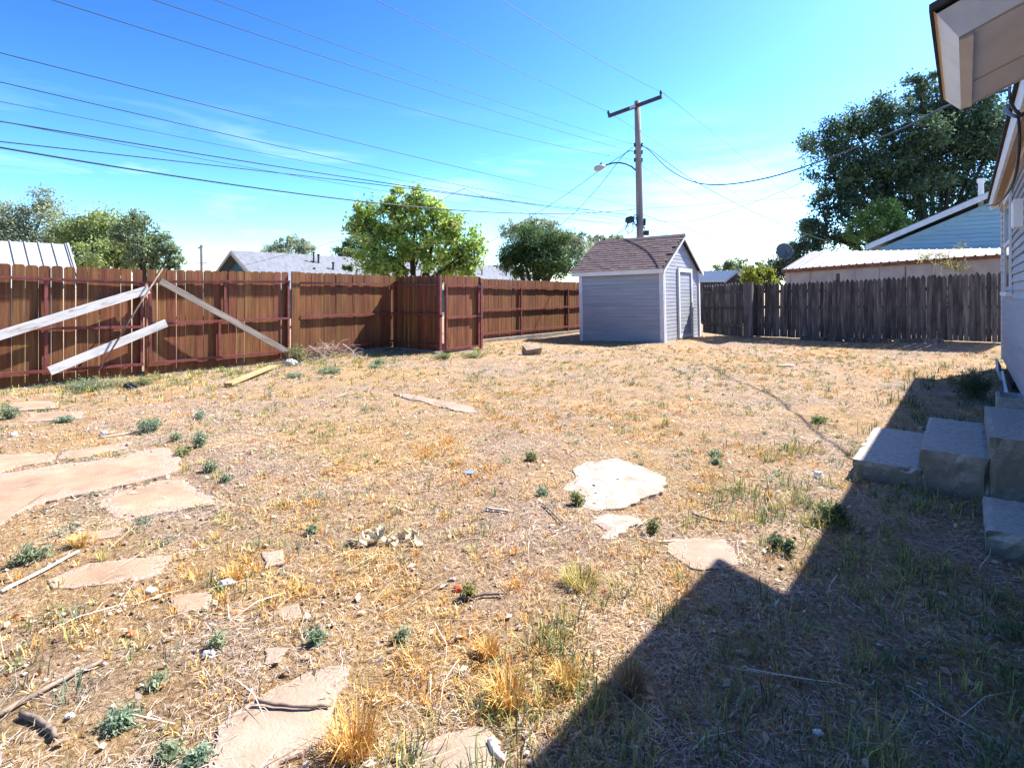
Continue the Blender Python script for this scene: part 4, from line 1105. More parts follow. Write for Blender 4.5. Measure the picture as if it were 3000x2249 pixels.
def free_wire(label, pts, rad, cat='power line', tw=False):
    P = [Vector(p) for p in pts]; out = []
    m = len(P)
    for i in range(m - 1):
        p0, p1, p2, p3 = P[max(0, i - 1)], P[i], P[i + 1], P[min(m - 1, i + 2)]
        for k in range(7):
            u_ = k / 7
            out.append(0.5 * ((2 * p1) + (p2 - p0) * u_ + (2 * p0 - 5 * p1 + 4 * p2 - p3) * u_ * u_ + (3 * p1 - p0 - 3 * p2 + p3) * u_ ** 3))
    out.append(P[-1])
    return solo('power_line' if cat == 'power line' else 'telephone_cable', MB().tube(out, rad, 6), M['wire'], label, cat, 'overhead wires', smooth=True)
def zl(pix, Z0, Z1):
    """points along photo pixels, distance running evenly from Z0 to Z1"""
    n = len(pix)
    return [at_Z(px, py, Z0 + (Z1 - Z0) * i / (n - 1)) for i, (px, py) in enumerate(pix)]
free_wire('line leaving the right crossarm insulator down towards the garage roof', zl([(1943, 273), (2010, 326), (2140, 430), (2249, 521), (2400, 650)], 21.3, 60), .011)
free_wire('line leaving the left crossarm insulator behind the pole to the right', zl([(1787, 332), (1813, 348), (1880, 390), (2000, 465), (2114, 540), (2330, 690)], 22.4, 62), .011)
free_wire('thick twisted service drop swooping from the pole to the house eave', zl([(1880, 425), (1907, 445), (1960, 496), (2032, 533), (2119, 541), (2249, 521), (2400, 474), (2500, 436), (2653, 373), (2787, 306), (2958, 262)], 22, 6.2), .017)
free_wire('twisted service drop falling from the pole past the swoop to the garage', zl([(1882, 428), (1910, 442), (2020, 521), (2168, 602), (2341, 678), (2440, 712)], 22, 25), .014)
free_wire('faint wire falling straight from mid pole toward the dish', zl([(1880, 485), (1960, 535), (2110, 620), (2280, 715)], 22, 50), .009)
free_wire('nearly level thin wire from the pole into the big dark tree', zl([(1877, 612), (2110, 596), (2363, 576)], 22, 24), .008)
free_wire('slack thin wire dipping from the pole and rising into the dark tree', zl([(1880, 640), (1951, 650), (2040, 645), (2114, 624), (2230, 585), (2352, 534)], 22, 20), .009, cat='telephone cable')
free_wire('dark cable sloping from the closure past the shed peak to the dish', zl([(1882, 628), (1960, 655), (2087, 689), (2200, 715), (2285, 730)], 22, 24), .013, cat='telephone cable')
free_wire('thin cable just under the dark one, fading beyond the shed peak', zl([(1882, 645), (1990, 680), (2100, 705), (2250, 738)], 22, 30), .008, cat='telephone cable')
free_wire('short cable from the terminal boxes down behind the shed ridge', zl([(1886, 668), (1930, 680), (1985, 697), (2060, 715)], 22, 26), .012, cat='telephone cable')
free_wire('service drop from the pole down left, passing behind the lamp', zl([(1853, 432), (1826, 453), (1772, 488), (1670, 562), (1587, 616), (1430, 712), (1400, 735)], 22, 34), .014)
free_wire('service drop from the pole down left into the dark round tree', zl([(1853, 442), (1826, 456), (1760, 540), (1691, 616), (1640, 662), (1600, 705)], 22, 29), .014)
free_wire('short drop from the splice down left into the yellow-green tree', zl([(1362, 552), (1340, 562), (1300, 583), (1250, 615)], 16.0, 22), .009)
free_wire('drop from the splice down right to the coiled cable', zl([(1362, 552), (1380, 562), (1500, 605), (1650, 640), (1836, 655)], 16.0, 21.8), .008)
free_wire('thin wire crossing the teal house roof toward the dark tree', zl([(640, 800), (800, 755), (925, 725), (1010, 702), (1300, 660)], 24, 30), .007)

# distant small pole at left
dp = at_Z(592, 855, 60)
t = thing('distant_pole', 'small distant utility pole above the fence between left trees and teal house', 'utility pole', (dp.x, dp.y, 0))
tp_ = at_Z(590, 717, 60)
part('shaft', MB().tube([(dp.x, dp.y, 0), tp_], [.17, .13], 8), M['pole'], t)
part('crossarm', MB().beam(at_Z(582, 727, 60), at_Z(593, 722, 60), (0, 0, .14), (.1, .1, 0)), M['pole'], t)
part('bracket', MB().beam(at_Z(574, 771, 60), at_Z(606, 770, 60), (0, 0, .08), (.1, .1, 0)), M['pole'], t)

# ================================================================ TREES
def leaf_cloud(centres, sizes, cols, up=0.35, slim=0.5):
    """rhombic leaves; centres (n,3), sizes (n,), cols (n,3)"""
    n = len(centres)
    nrm = rng.normal(size=(n, 3)); nrm[:, 2] += up
    nrm /= np.linalg.norm(nrm, axis=1)[:, None]
    a = np.cross(nrm, rng.normal(size=(n, 3))); a /= np.linalg.norm(a, axis=1)[:, None]
    b = np.cross(nrm, a)
    s = sizes[:, None]
    bow = nrm * s * 0.12
    V = np.stack([centres - a * s, centres + b * s * slim + bow, centres + a * s, centres - b * s * slim + bow], 1).reshape(-1, 3)
    return V, np.repeat(cols, 4, 0)
def tree(name, label, cat, base, blobs, Z, nleaf, leaf, cols, trunk=0.18, group=None, clumps=26, spread=0.26, depth=0.8, crown='crown', up=0.35, slim=0.5, limbs=True, shell=0.45):
    bx, by = base[0], base[1]
    nleaf = int(nleaf * 1.6); leaf *= .80
    t = thing(name, label, cat, (bx, by, 0), group=group)
    cen = []; rad = []
    for (px, py, rx, ry) in blobs:
        k = Z / FPX
        c_ = at_Z(px, py, Z + rng.uniform(-.5, .5) * depth * rx * k)
        cen.append(c_); rad.append((rx * k, ry * k))
    wts = np.array([r0 * r1 for r0, r1 in rad]); wts = wts / wts.sum()
    Vc, Sc, Cc, br = [], [], [], MB()
    cols = np.array(cols)
    for c_, (r0, r1), wt in zip(cen, rad, wts):
        ncl = max(5, int(clumps * (0.5 + wt * len(blobs) * 0.5)))
        d_ = rng.normal(size=(ncl, 3)); d_ /= np.linalg.norm(d_, axis=1)[:, None]
        d_ *= (rng.random(ncl) ** shell)[:, None]
        cl = np.array(c_)[None, :] + d_ * np.array([r0, r0 * depth, r1])[None, :]
        csz = spread * min(r0, r1) * rng.uniform(0.6, 1.35, ncl)
        cval = rng.uniform(0.78, 1.2, ncl); chue = rng.random(ncl)
        nl = int(nleaf * wt)
        which = rng.integers(0, ncl, nl)
        pos = cl[which] + rng.normal(size=(nl, 3)) * csz[which][:, None] * np.array([1, 1, .8])
        Vc.append(pos); Sc.append(leaf * rng.uniform(0.6, 1.35, nl))
        mixv = np.clip(chue[which] + rng.normal(size=nl) * 0.22, 0, 0.999) * (len(cols) - 1)
        i0 = mixv.astype(int); f_ = (mixv - i0)[:, None]
        cc = cols[i0] * (1 - f_) + cols[np.minimum(i0 + 1, len(cols) - 1)] * f_
        Cc.append(cc * cval[which][:, None] * rng.uniform(.85, 1.15, (nl, 1)))
        if limbs:
            for q_ in range(min(ncl, 9)):
                e = Vector(cl[q_]); m_ = c_.lerp(e, .5) + Vector(rng.normal(size=3)) * r0 * .08
                br.tube([c_, m_, e], [trunk * .20, trunk * .13, trunk * .05], 5)
    V, cc = leaf_cloud(np.concatenate(Vc), np.concatenate(Sc), np.concatenate(Cc), up, slim)
    V = V - np.array([bx, by, 0])
    n = len(V) // 4
    link(crown, np_mesh(crown, V, np.full(n, 4), np.arange(4 * n), cc), M['leaf'], t)
    zc = min(c_.z for c_ in cen); lowz = max(0.5, zc * 0.45)
    f0 = Vector((bx, by, lowz))
    br.tube([(bx, by, -.2), (bx + .05, by, lowz * .5), f0], [trunk * 1.25, trunk, trunk * .85], 9)
    for c_ in cen:
        m_ = f0.lerp(c_, .5) + Vector((rng.uniform(-.3, .3), rng.uniform(-.2, .2), rng.uniform(0, .3)))
        br.tube([f0, m_, c_], [trunk * .6, trunk * .4, trunk * .22], 6)
    part('trunk', br, M['bark'], t, smooth=True)
    return t
def zbase(px, Z):
    p = at_Z(px, 855, Z); return (p.x, p.y)
GRN = [(.08, .13, .055), (.14, .20, .075), (.21, .27, .105)]
SIL = [(.20, .26, .17), (.30, .355, .23), (.40, .44, .30)]
YEL = [(.18, .28, .06), (.28, .41, .08), (.38, .51, .12), (.46, .52, .16)]
DRK = [(.045, .09, .058), (.08, .14, .08), (.13, .20, .105)]
tree('leafy_tree', 'silvery green tree at the far left edge above the white metal roof', 'tree', zbase(60, 36), [(30, 660, 90, 75), (130, 610, 70, 60), (-40, 700, 90, 100), (90, 720, 110, 70), (185, 690, 60, 60)], 36, 11000, .11, SIL + [(.08, .11, .05)], .25, 'trees beyond the alley', 26, .24)
tree('leafy_tree', 'broad mid green tree right of the white metal roof', 'tree', zbase(280, 34), [(270, 670, 80, 62), (210, 700, 60, 60), (345, 690, 70, 70), (290, 750, 140, 60), (380, 755, 60, 60)], 34, 13000, .11, [(.14, .20, .075), (.22, .28, .10), (.31, .36, .13)], .25, 'trees beyond the alley', 26, .24)
tree('leafy_tree', 'ragged green tree with open upright twigs left of the distant pole', 'tree', zbase(430, 31), [(365, 690, 40, 45), (395, 650, 28, 32), (420, 690, 45, 50), (450, 730, 60, 45), (470, 700, 32, 40), (430, 760, 75, 45), (505, 735, 22, 42), (515, 775, 35, 28)], 31, 6500, .10, SIL[:2] + GRN[1:], .16, 'trees beyond the alley', 20, .22)
tree('leafy_tree', 'pale rounded treetop behind the teal house roof', 'tree', zbase(845, 55), [(800, 735, 45, 22), (845, 718, 45, 26), (895, 725, 45, 24), (840, 760, 80, 30)], 55, 6500, .13, SIL, .25, 'trees beyond the alley', 24, .25)
tree('leafy_tree', 'dark green treetop tucked behind the left side of the yellow-green tree', 'tree', zbase(1030, 45), [(1010, 725, 35, 28), (1060, 715, 40, 35), (1040, 760, 70, 35)], 45, 4500, .13, GRN, .25, 'trees beyond the alley', 22, .25)
tree('leafy_tree', 'bushy yellow-green tree above the brown fence and walk gate', 'tree', zbase(1215, 24), [(1145, 592, 55, 42), (1225, 590, 48, 42), (1070, 660, 55, 62), (1160, 660, 85, 65), (1270, 640, 75, 60), (1330, 690, 60, 62), (1385, 720, 45, 48), (1110, 745, 80, 55), (1230, 740, 110, 65), (1340, 770, 70, 50), (1050, 625, 26, 30), (1300, 800, 90, 40), (1130, 800, 80, 40)], 24, 13500, .105, YEL, .16, 'trees beyond the alley', 19, .21, slim=.62)
tree('leafy_tree', 'small leafy sprig rising just over the fence, left of the yellow-green tree', 'sapling', zbase(1022, 16), [(1022, 788, 14, 10), (1008, 782, 8, 7)], 16, 260, .05, GRN, .02, 'trees beyond the alley', 6, .3, slim=.6)
tree('leafy_tree', 'dense dark green round tree left of the shed roof', 'tree', zbase(1560, 30), [(1530, 715, 70, 55), (1600, 720, 75, 60), (1560, 770, 105, 50), (1640, 770, 60, 50), (1500, 760, 40, 45)], 30, 14000, .10, [(.035, .075, .03), (.07, .125, .045), (.11, .175, .06)], .22, 'trees beyond the alley', 26, .25, slim=.35)
tree('leafy_tree', 'wispy silver green treetop behind the dense dark round tree', 'tree', zbase(1600, 38), [(1500, 670, 50, 35), (1560, 665, 45, 32), (1600, 660, 45, 28), (1650, 700, 50, 40), (1690, 730, 45, 50), (1560, 720, 110, 50)], 38, 8500, .11, SIL, .22, 'trees beyond the alley', 26, .22)
tree('leafy_tree', 'pale treetop showing just behind the shed ridge', 'tree', zbase(1775, 50), [(1745, 705, 32, 20), (1795, 702, 38, 18), (1770, 740, 80, 30)], 50, 3500, .13, SIL, .22, 'trees beyond the alley', 20, .25)
tree('leafy_tree', 'grey green treetop between the shed and the yellow-green shrub', 'tree', zbase(2140, 55), [(2120, 782, 28, 18), (2160, 775, 35, 20), (2140, 800, 60, 20), (2230, 788, 30, 22)], 55, 3200, .14, SIL[:2] + GRN[1:], .22, 'trees beyond the alley', 18, .25)
tree('leafy_shrub', 'bright yellow-green shrub behind the grey picket fence', 'shrub', zbase(2228, 24), [(2205, 800, 25, 20), (2240, 803, 30, 24), (2225, 825, 50, 25)], 24, 4200, .055, [(.17, .21, .03), (.26, .29, .04), (.34, .34, .06)], .06, None, 20, .25)
tree('leafy_tree', 'grey green tree behind the satellite dish', 'tree', zbase(2330, 32), [(2290, 770, 38, 40), (2340, 730, 45, 45), (2380, 690, 45, 40), (2330, 790, 60, 40), (2270, 800, 30, 30)], 32, 7500, .09, [(.09, .13, .085), (.14, .19, .12), (.20, .25, .17)], .16, 'trees beyond the alley', 26, .23)
tree('leafy_tree', 'large dark spreading tree towering over the garage and blue house', 'tree', zbase(2730, 30),
     [(2420, 420, 65, 60), (2500, 370, 75, 50), (2590, 350, 85, 65), (2440, 520, 75, 60), (2540, 480, 95, 70), (2650, 430, 100, 75), (2740, 330, 90, 80), (2830, 300, 90, 80), (2760, 460, 110, 80), (2860, 420, 90, 90), (2450, 610, 70, 60), (2560, 590, 85, 55), (2690, 560, 100, 50), (2830, 540, 90, 70), (2400, 680, 55, 50), (2480, 690, 60, 40), (2700, 250, 50, 40), (2930, 380, 90, 110), (2640, 640, 90, 50), (2760, 630, 90, 50), (2860, 610, 80, 60), (2560, 520, 90, 60), (2680, 500, 90, 60)],
     30, 60000, .105, DRK, .26, None, 26, .225, shell=.40)
tree('leafy_tree', 'smaller bright green tree in front of the large dark tree', 'tree', zbase(2580, 27), [(2590, 620, 45, 38), (2635, 645, 40, 32), (2540, 655, 50, 35), (2505, 680, 30, 25), (2600, 680, 60, 35), (2570, 715, 70, 30)], 27, 9000, .075, [(.12, .21, .06), (.19, .29, .08), (.26, .36, .10)], .12, None, 22, .24)
tree('sapling', 'sparse yellowing sapling in front of the tan garage wall', 'sapling', (at_y(2790, 900, GY + .8).x, GY + .8), [(2710, 752, 22, 14), (2745, 745, 26, 14), (2780, 752, 24, 16), (2820, 720, 14, 16), (2760, 775, 40, 16), (2800, 785, 45, 18)], 16.4, 420, .035, [(.17, .19, .06), (.30, .27, .08), (.36, .30, .10)], .022, None, 9, .4)

# ================================================================ GROUND COVER
def inpoly(x, y, poly):
    n = len(poly); ins = np.zeros(len(x), bool); j = n - 1
    for i in range(n):
        xi, yi = poly[i]; xj, yj = poly[j]
        c_ = ((yi > y) != (yj > y)) & (x < (xj - xi) * (y - yi) / (yj - yi + 1e-12) + xi)
        ins ^= c_; j = i
    return ins
def allowed(x, y, keep=0.05):
    """inside the yard, off the stones, the steps and the shed"""
    ok = (x > FX + 0.1) & (y < GY + 0.0) & (x < WX + 0.05)
    ok &= ~((y > CY) & (y < 10.1) & (x < JX)) & ~((y > 10.1) & (x < F2 + .05))
    ok &= ~((x > SX) & (y > SY0) & (y < SY1)) & ~((x > b0.x) & (y > b0.y) & (y < b0.y + .68))
    ok &= ~((x > sc.x - SW) & (x < sc.x - .02) & (y > sc.y + .05) & (y < sc.y + SD))
    on = np.zeros(len(x), bool); core = np.zeros(len(x), bool)
    for p in STONES:
        m_ = (x > p[:, 0].min()) & (x < p[:, 0].max()) & (y > p[:, 1].min()) & (y < p[:, 1].max())
        if m_.any():
            c_ = p.mean(0)
            on[m_] |= inpoly(x[m_], y[m_], p)
            core[m_] |= inpoly(x[m_], y[m_], c_ + (p - c_) * .82)
    kp = np.where(core, keep, np.clip(keep * 4 + .55, 0, .95) if keep > 0 else 0.22)
    kp = kp * (0.3 + 1.6 * sstep(.40, .68, fbm(x, y, 5.0, 2, 77)))
    return ok & (~on | (rng.random(len(x)) < kp))
def wedge(n, r0=1.15, r1=21.0, pw=1.0, half=1.02):
    r_ = (r0 ** pw + (r1 ** pw - r0 ** pw) * rng.random(n)) ** (1 / pw)
    a = YAW + rng.uniform(-half, half, n)
    return -np.sin(a) * r_, np.cos(a) * r_, r_
def blades(x, y, z, ang, length, width, lift, cols, bend):
    """bent tapered blades: 5 vertices, one quad and one triangle each"""
    n = len(x)
    dx, dy = np.cos(ang), np.sin(ang)
    hx, hz = np.cos(lift), np.sin(lift)
    base = np.stack([x, y, z], 1)
    d = np.stack([dx * hx, dy * hx, hz], 1)
    side = np.stack([-dy, dx, rng.uniform(-.5, .5, n)], 1) * (width / 2)[:, None]
    mid = base + d * (length * .5)[:, None] + np.stack([np.zeros(n), np.zeros(n), bend * length * .25], 1)
    sw = np.stack([-dy, dx, np.zeros(n)], 1) * (rng.normal(size=n) * .14 * length)[:, None]
    tip = base + d * length[:, None] - np.stack([np.zeros(n), np.zeros(n), bend * length * .25], 1) + sw
    V = np.stack([base - side, base + side, mid + side * .85, mid - side * .85, tip], 1).reshape(-1, 3)
    k = np.arange(n)[:, None] * 5
    loops = (k + np.array([0, 1, 2, 3, 3, 2, 4])[None, :]).ravel()
    nl = np.tile([4, 3], n)
    return V, nl, loops, np.repeat(cols, 5, 0)
def pick(pal, n, u=None):
    pal = np.array(pal); i = rng.integers(0, len(pal), n) if u is None else np.clip((u * len(pal)).astype(int), 0, len(pal) - 1)
    return pal[i] * rng.uniform(.8, 1.2, (n, 1))
def stuff(name, packs, mat):
    Vs, nls, lps, cs, o = [], [], [], [], 0
    for V, nl, lp, c_ in packs:
        Vs.append(V); nls.append(nl); lps.append(lp + o); cs.append(c_); o += len(V)
    me = np_mesh(name, np.concatenate(Vs), np.concatenate(nls), np.concatenate(lps), np.concatenate(cs))
    ob = link(name, me, M[mat]); ob['kind'] = 'stuff'
    return ob
# dead thatch lying on the soil
n = 620000
x, y, r_ = wedge(n, 1.15, 21.5, 1.12)
m_ = allowed(x, y, .05)
bare = fbm(x, y, 1.3, 3, 9)
m_ &= rng.random(n) < np.clip(1.6 - 1.7 * sstep(.52, .72, bare) * (.45 + .55 * (x < -2.4)) - .45 * sstep(-1.4, -2.6, x) * sstep(5.2, 2.5, y), .10, 1)
x, y, r_ = x[m_], y[m_], r_[m_]; n = len(x)
mat_ = sstep(.36, .58, fbm(x, y, 2.3, 3, 88)) * (.35 + .65 * sstep(.36, .56, fbm(x, y, .55, 2, 91)))
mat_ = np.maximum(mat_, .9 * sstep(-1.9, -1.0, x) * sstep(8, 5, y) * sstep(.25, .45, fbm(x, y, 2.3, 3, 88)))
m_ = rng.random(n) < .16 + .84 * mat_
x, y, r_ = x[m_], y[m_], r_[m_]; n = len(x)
ln = rng.uniform(.018, .062, n) * np.where(rng.random(n) < .08, 1.7, 1) * (1 + r_ * .035); wd = rng.uniform(.0010, .0025, n) * (1 + r_ * .10)
zone = fbm(x, y, .7, 4, 4); shade = (x > -1.05)
STRAW = [(.60, .48, .37), (.52, .41, .32), (.45, .35, .28), (.64, .54, .44), (.38, .295, .25), (.50, .355, .20), (.31, .24, .21)]
ORNG = [(.58, .36, .14), (.60, .43, .23), (.54, .31, .12), (.58, .46, .31), (.46, .27, .13)]
cA = pick(STRAW, n); cB = pick(ORNG, n)
OSP = [(1150, 1500, .3), (1350, 1560, .3), (1000, 1620, .25), (1560, 1700, .3), (1300, 1850, .25), (1530, 1880, .25), (1600, 1420, .3), (1050, 1380, .35), (800, 1420, .3), (1150, 1980, .2), (850, 1740, .22), (2100, 1420, .4), (1850, 1620, .3), (2400, 1050, 1.0), (2200, 1085, .8), (2620, 1095, .7), (1530, 1235, .7), (2000, 1190, .6), (1500, 1150, .8), (1650, 1950, .35), (1450, 2000, .28), (1250, 1730, .3), (2050, 1500, .45), (1900, 1700, .35), (2240, 1330, .45), (900, 1500, .35), (1100, 1680, .3), (700, 1650, .25), (1300, 1320, .5), (1750, 1220, .6), (1900, 1290, .4), (480, 1225, .4), (1420, 1400, .3)]
def ospot(x, y):
    f = np.zeros(len(x))
    for px, py, r0 in OSP:
        c_ = G(px, py); f = np.maximum(f, np.exp(-((x - c_.x) ** 2 + (y - c_.y) ** 2) / (r0 * .75) ** 2))
    return f * (.25 + 1.1 * fbm(x, y, 2.2, 3, 14))
mk = (rng.random(n) < sstep(.42, .62, zone) * .45 + ospot(x, y) * .8)
gzn = sstep(.50, .66, fbm(x, y, .85, 3, 57))
cl = np.where(mk[:, None], cB, cA)
grey_ = (rng.random(n) < gzn * .8) & ~mk
cl[grey_] = pick([(.42, .37, .33), (.34, .29, .26), (.50, .45, .41), (.27, .225, .20)], int(grey_.sum()))
sp = blades(x, y, gz(x, y) + rng.uniform(.001, .014, n), rng.uniform(0, 2 * math.pi, n), ln, wd, rng.uniform(-.03, .30, n), cl, rng.uniform(.0, .5, n))
stuff('dead_grass', [sp], 'straw')
# tufts
def tufts(nc, mask, hmin, hmax, pal, per=(12, 26), spread=.035, r1=19.0, pw=1.2, wd0=.0028):
    x, y, r_ = wedge(nc * 4, 1.2, r1, pw)
    ok = allowed(x, y, .0) & mask(x, y)
    x, y, r_ = x[ok][:nc], y[ok][:nc], r_[ok][:nc]
    cnt = rng.integers(per[0], per[1], len(x))
    big = rng.uniform(.6, 1.3, len(x)); cu = rng.random(len(x))
    X_ = np.repeat(x, cnt); Y_ = np.repeat(y, cnt); R_ = np.repeat(r_, cnt); B_ = np.repeat(big, cnt); U_ = np.repeat(cu, cnt)
    n = len(X_)
    a = rng.uniform(0, 2 * math.pi, n); s = np.abs(rng.normal(size=n)) * spread * B_
    bx, by = X_ + np.cos(a) * s, Y_ + np.sin(a) * s
    return blades(bx, by, gz(bx, by) - .004, a + rng.normal(size=n) * .5, rng.uniform(hmin, hmax, n) * B_, wd0 * rng.uniform(.7, 1.4, n) * (1 + R_ * .11), rng.uniform(.55, 1.45, n), pick(pal, n, np.clip(U_ + rng.normal(size=n) * .15, 0, .999)), rng.uniform(.2, .9, n))
OT = [(.50, .24, .06), (.58, .33, .09), (.62, .40, .13), (.60, .44, .20)]
OG = [(.36, .33, .10), (.44, .38, .12), (.52, .42, .16), (.28, .29, .08)]
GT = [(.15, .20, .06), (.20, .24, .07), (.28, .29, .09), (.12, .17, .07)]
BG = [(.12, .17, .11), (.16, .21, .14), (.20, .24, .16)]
dense = lambda s, lo, hi, sd: (lambda x, y: rng.random(len(x)) < sstep(lo, hi, fbm(x, y, s, 3, sd)))
stuff('orange_grass', [tufts(1500, dense(.9, .46, .62, 21), .015, .05, OT), tufts(800, dense(.5, .5, .66, 22), .03, .08, OT + OG, (14, 30)), tufts(4200, lambda x, y: rng.random(len(x)) < ospot(x, y), .02, .06, [(.52, .25, .05), (.58, .31, .07)] + OT, (16, 34), .045)], 'straw')
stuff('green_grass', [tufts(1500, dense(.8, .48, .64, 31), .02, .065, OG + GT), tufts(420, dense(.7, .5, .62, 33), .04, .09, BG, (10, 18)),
      tufts(2400, lambda x, y: (x < FX + 2.6) & (y > 1.0) & (y < 11) & (rng.random(len(x)) < .2 + .8 * sstep(FX + 2.2, FX + .5, x)), .04, .12, OG + GT, (16, 30), .06), tufts(3000, lambda x, y: (x > -1.35) & (y < 5.5) & (rng.random(len(x)) < .15 + .85 * sstep(.4, .6, fbm(x, y, 1.6, 3, 51))), .04, .13, [(.08, .12, .05), (.11, .15, .06)] + GT + OG[:2], (14, 30), .05),  # tufts by the steps: greener grass, with dark tones added to deepen the house shade
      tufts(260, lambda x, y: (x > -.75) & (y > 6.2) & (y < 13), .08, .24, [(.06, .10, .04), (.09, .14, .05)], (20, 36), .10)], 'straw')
# tiny leafy seedlings between the larger weeds
nc = 520
x, y, r_ = wedge(nc * 4, 1.3, 15, 1.15)
ok = allowed(x, y, 0) & (rng.random(len(x)) < .12 + .88 * sstep(.46, .62, fbm(x, y, .8, 3, 63)))
x, y, r_ = x[ok][:nc], y[ok][:nc], r_[ok][:nc]
cnt = rng.integers(10, 46, len(x)); B_ = np.repeat(rng.uniform(.4, 1.5, len(x)), cnt)
X_ = np.repeat(x, cnt) + rng.normal(size=cnt.sum()) * .028 * B_; Y_ = np.repeat(y, cnt) + rng.normal(size=cnt.sum()) * .028 * B_
u_ = np.repeat(rng.random(len(x)), cnt)
V, cc = leaf_cloud(np.stack([X_, Y_, gz(X_, Y_) + .004 + np.abs(rng.normal(size=len(X_))) * .022 * B_], 1), rng.uniform(.006, .013, len(X_)) * (1 + np.repeat(r_, cnt) * .05), pick([(.15, .22, .14), (.20, .27, .16), (.17, .22, .09), (.26, .28, .12), (.30, .30, .15)], len(X_), np.clip(u_ + rng.normal(size=len(X_)) * .12, 0, .999)), .8, .4)
stuff('ground_cover', [(V, np.full(len(X_), 4), np.arange(4 * len(X_)), cc)], 'leaf')
# pebbles and leaf crumbs
n = 16000
x, y, r_ = wedge(n, 1.2, 14, 1.1); m_ = allowed(x, y, .25) & (rng.random(n) < np.where(x < -2.0, 1, .3) * (.15 + .85 * sstep(.42, .6, fbm(x, y, 1.9, 2, 71)))); x, y, r_ = x[m_], y[m_], r_[m_]; n = len(x)
ctr = np.stack([x, y, gz(x, y) + .008], 1)
sz = rng.uniform(.004, .013, n) * (1 + r_ * .05) * .85
pc_ = pick([(.60, .55, .50), (.48, .40, .34), (.36, .26, .21), (.66, .62, .58), (.52, .30, .19), (.25, .20, .18)], n)
oct_ = np.array([(1, 0, 0), (0, 1, 0), (-1, 0, 0), (0, -1, 0), (0, 0, .7), (0, 0, -.7)])
V = (ctr[:, None, :] + oct_[None] * (sz[:, None] * rng.uniform(.6, 1.3, (n, 6)))[:, :, None]).reshape(-1, 3)
fc = np.array([(0, 1, 4), (1, 2, 4), (2, 3, 4), (3, 0, 4), (1, 0, 5), (2, 1, 5), (3, 2, 5), (0, 3, 5)])
lp = (np.arange(n)[:, None, None] * 6 + fc[None]).ravel()
stuff('gravel', [(V, np.full(n * 8, 3), lp, np.repeat(pc_, 6, 0))], 'straw')
# dead leaves and twigs scattered
n = 5200
x, y, r_ = wedge(n, 1.2, 15, 1.15); m_ = allowed(x, y, .3); x, y, r_ = x[m_], y[m_], r_[m_]; n = len(x)
V, cc = leaf_cloud(np.stack([x, y, gz(x, y) + .014], 1), rng.uniform(.008, .022, n) * (1 + r_ * .04), pick([(.50, .40, .28), (.40, .27, .17), (.58, .50, .40), (.50, .22, .09), (.30, .22, .17)], n), 2.2, .55)
stuff('leaf_litter', [(V, np.full(n, 4), np.arange(4 * n), cc)], 'straw')
n = 520
x, y, r_ = wedge(n, 1.2, 9, 1.15); m_ = allowed(x, y, .4); x, y, r_ = x[m_], y[m_], r_[m_]; n = len(x)
stuff('dry_stems', [blades(x, y, gz(x, y) + rng.uniform(.008, .02, n), rng.uniform(0, 6.3, n), rng.uniform(.14, .38, n), rng.uniform(.002, .0042, n), rng.uniform(-.02, .10, n), pick([(.62, .53, .42), (.52, .43, .33), (.30, .22, .17), (.68, .60, .50)], n), rng.uniform(0, .4, n))], 'straw')

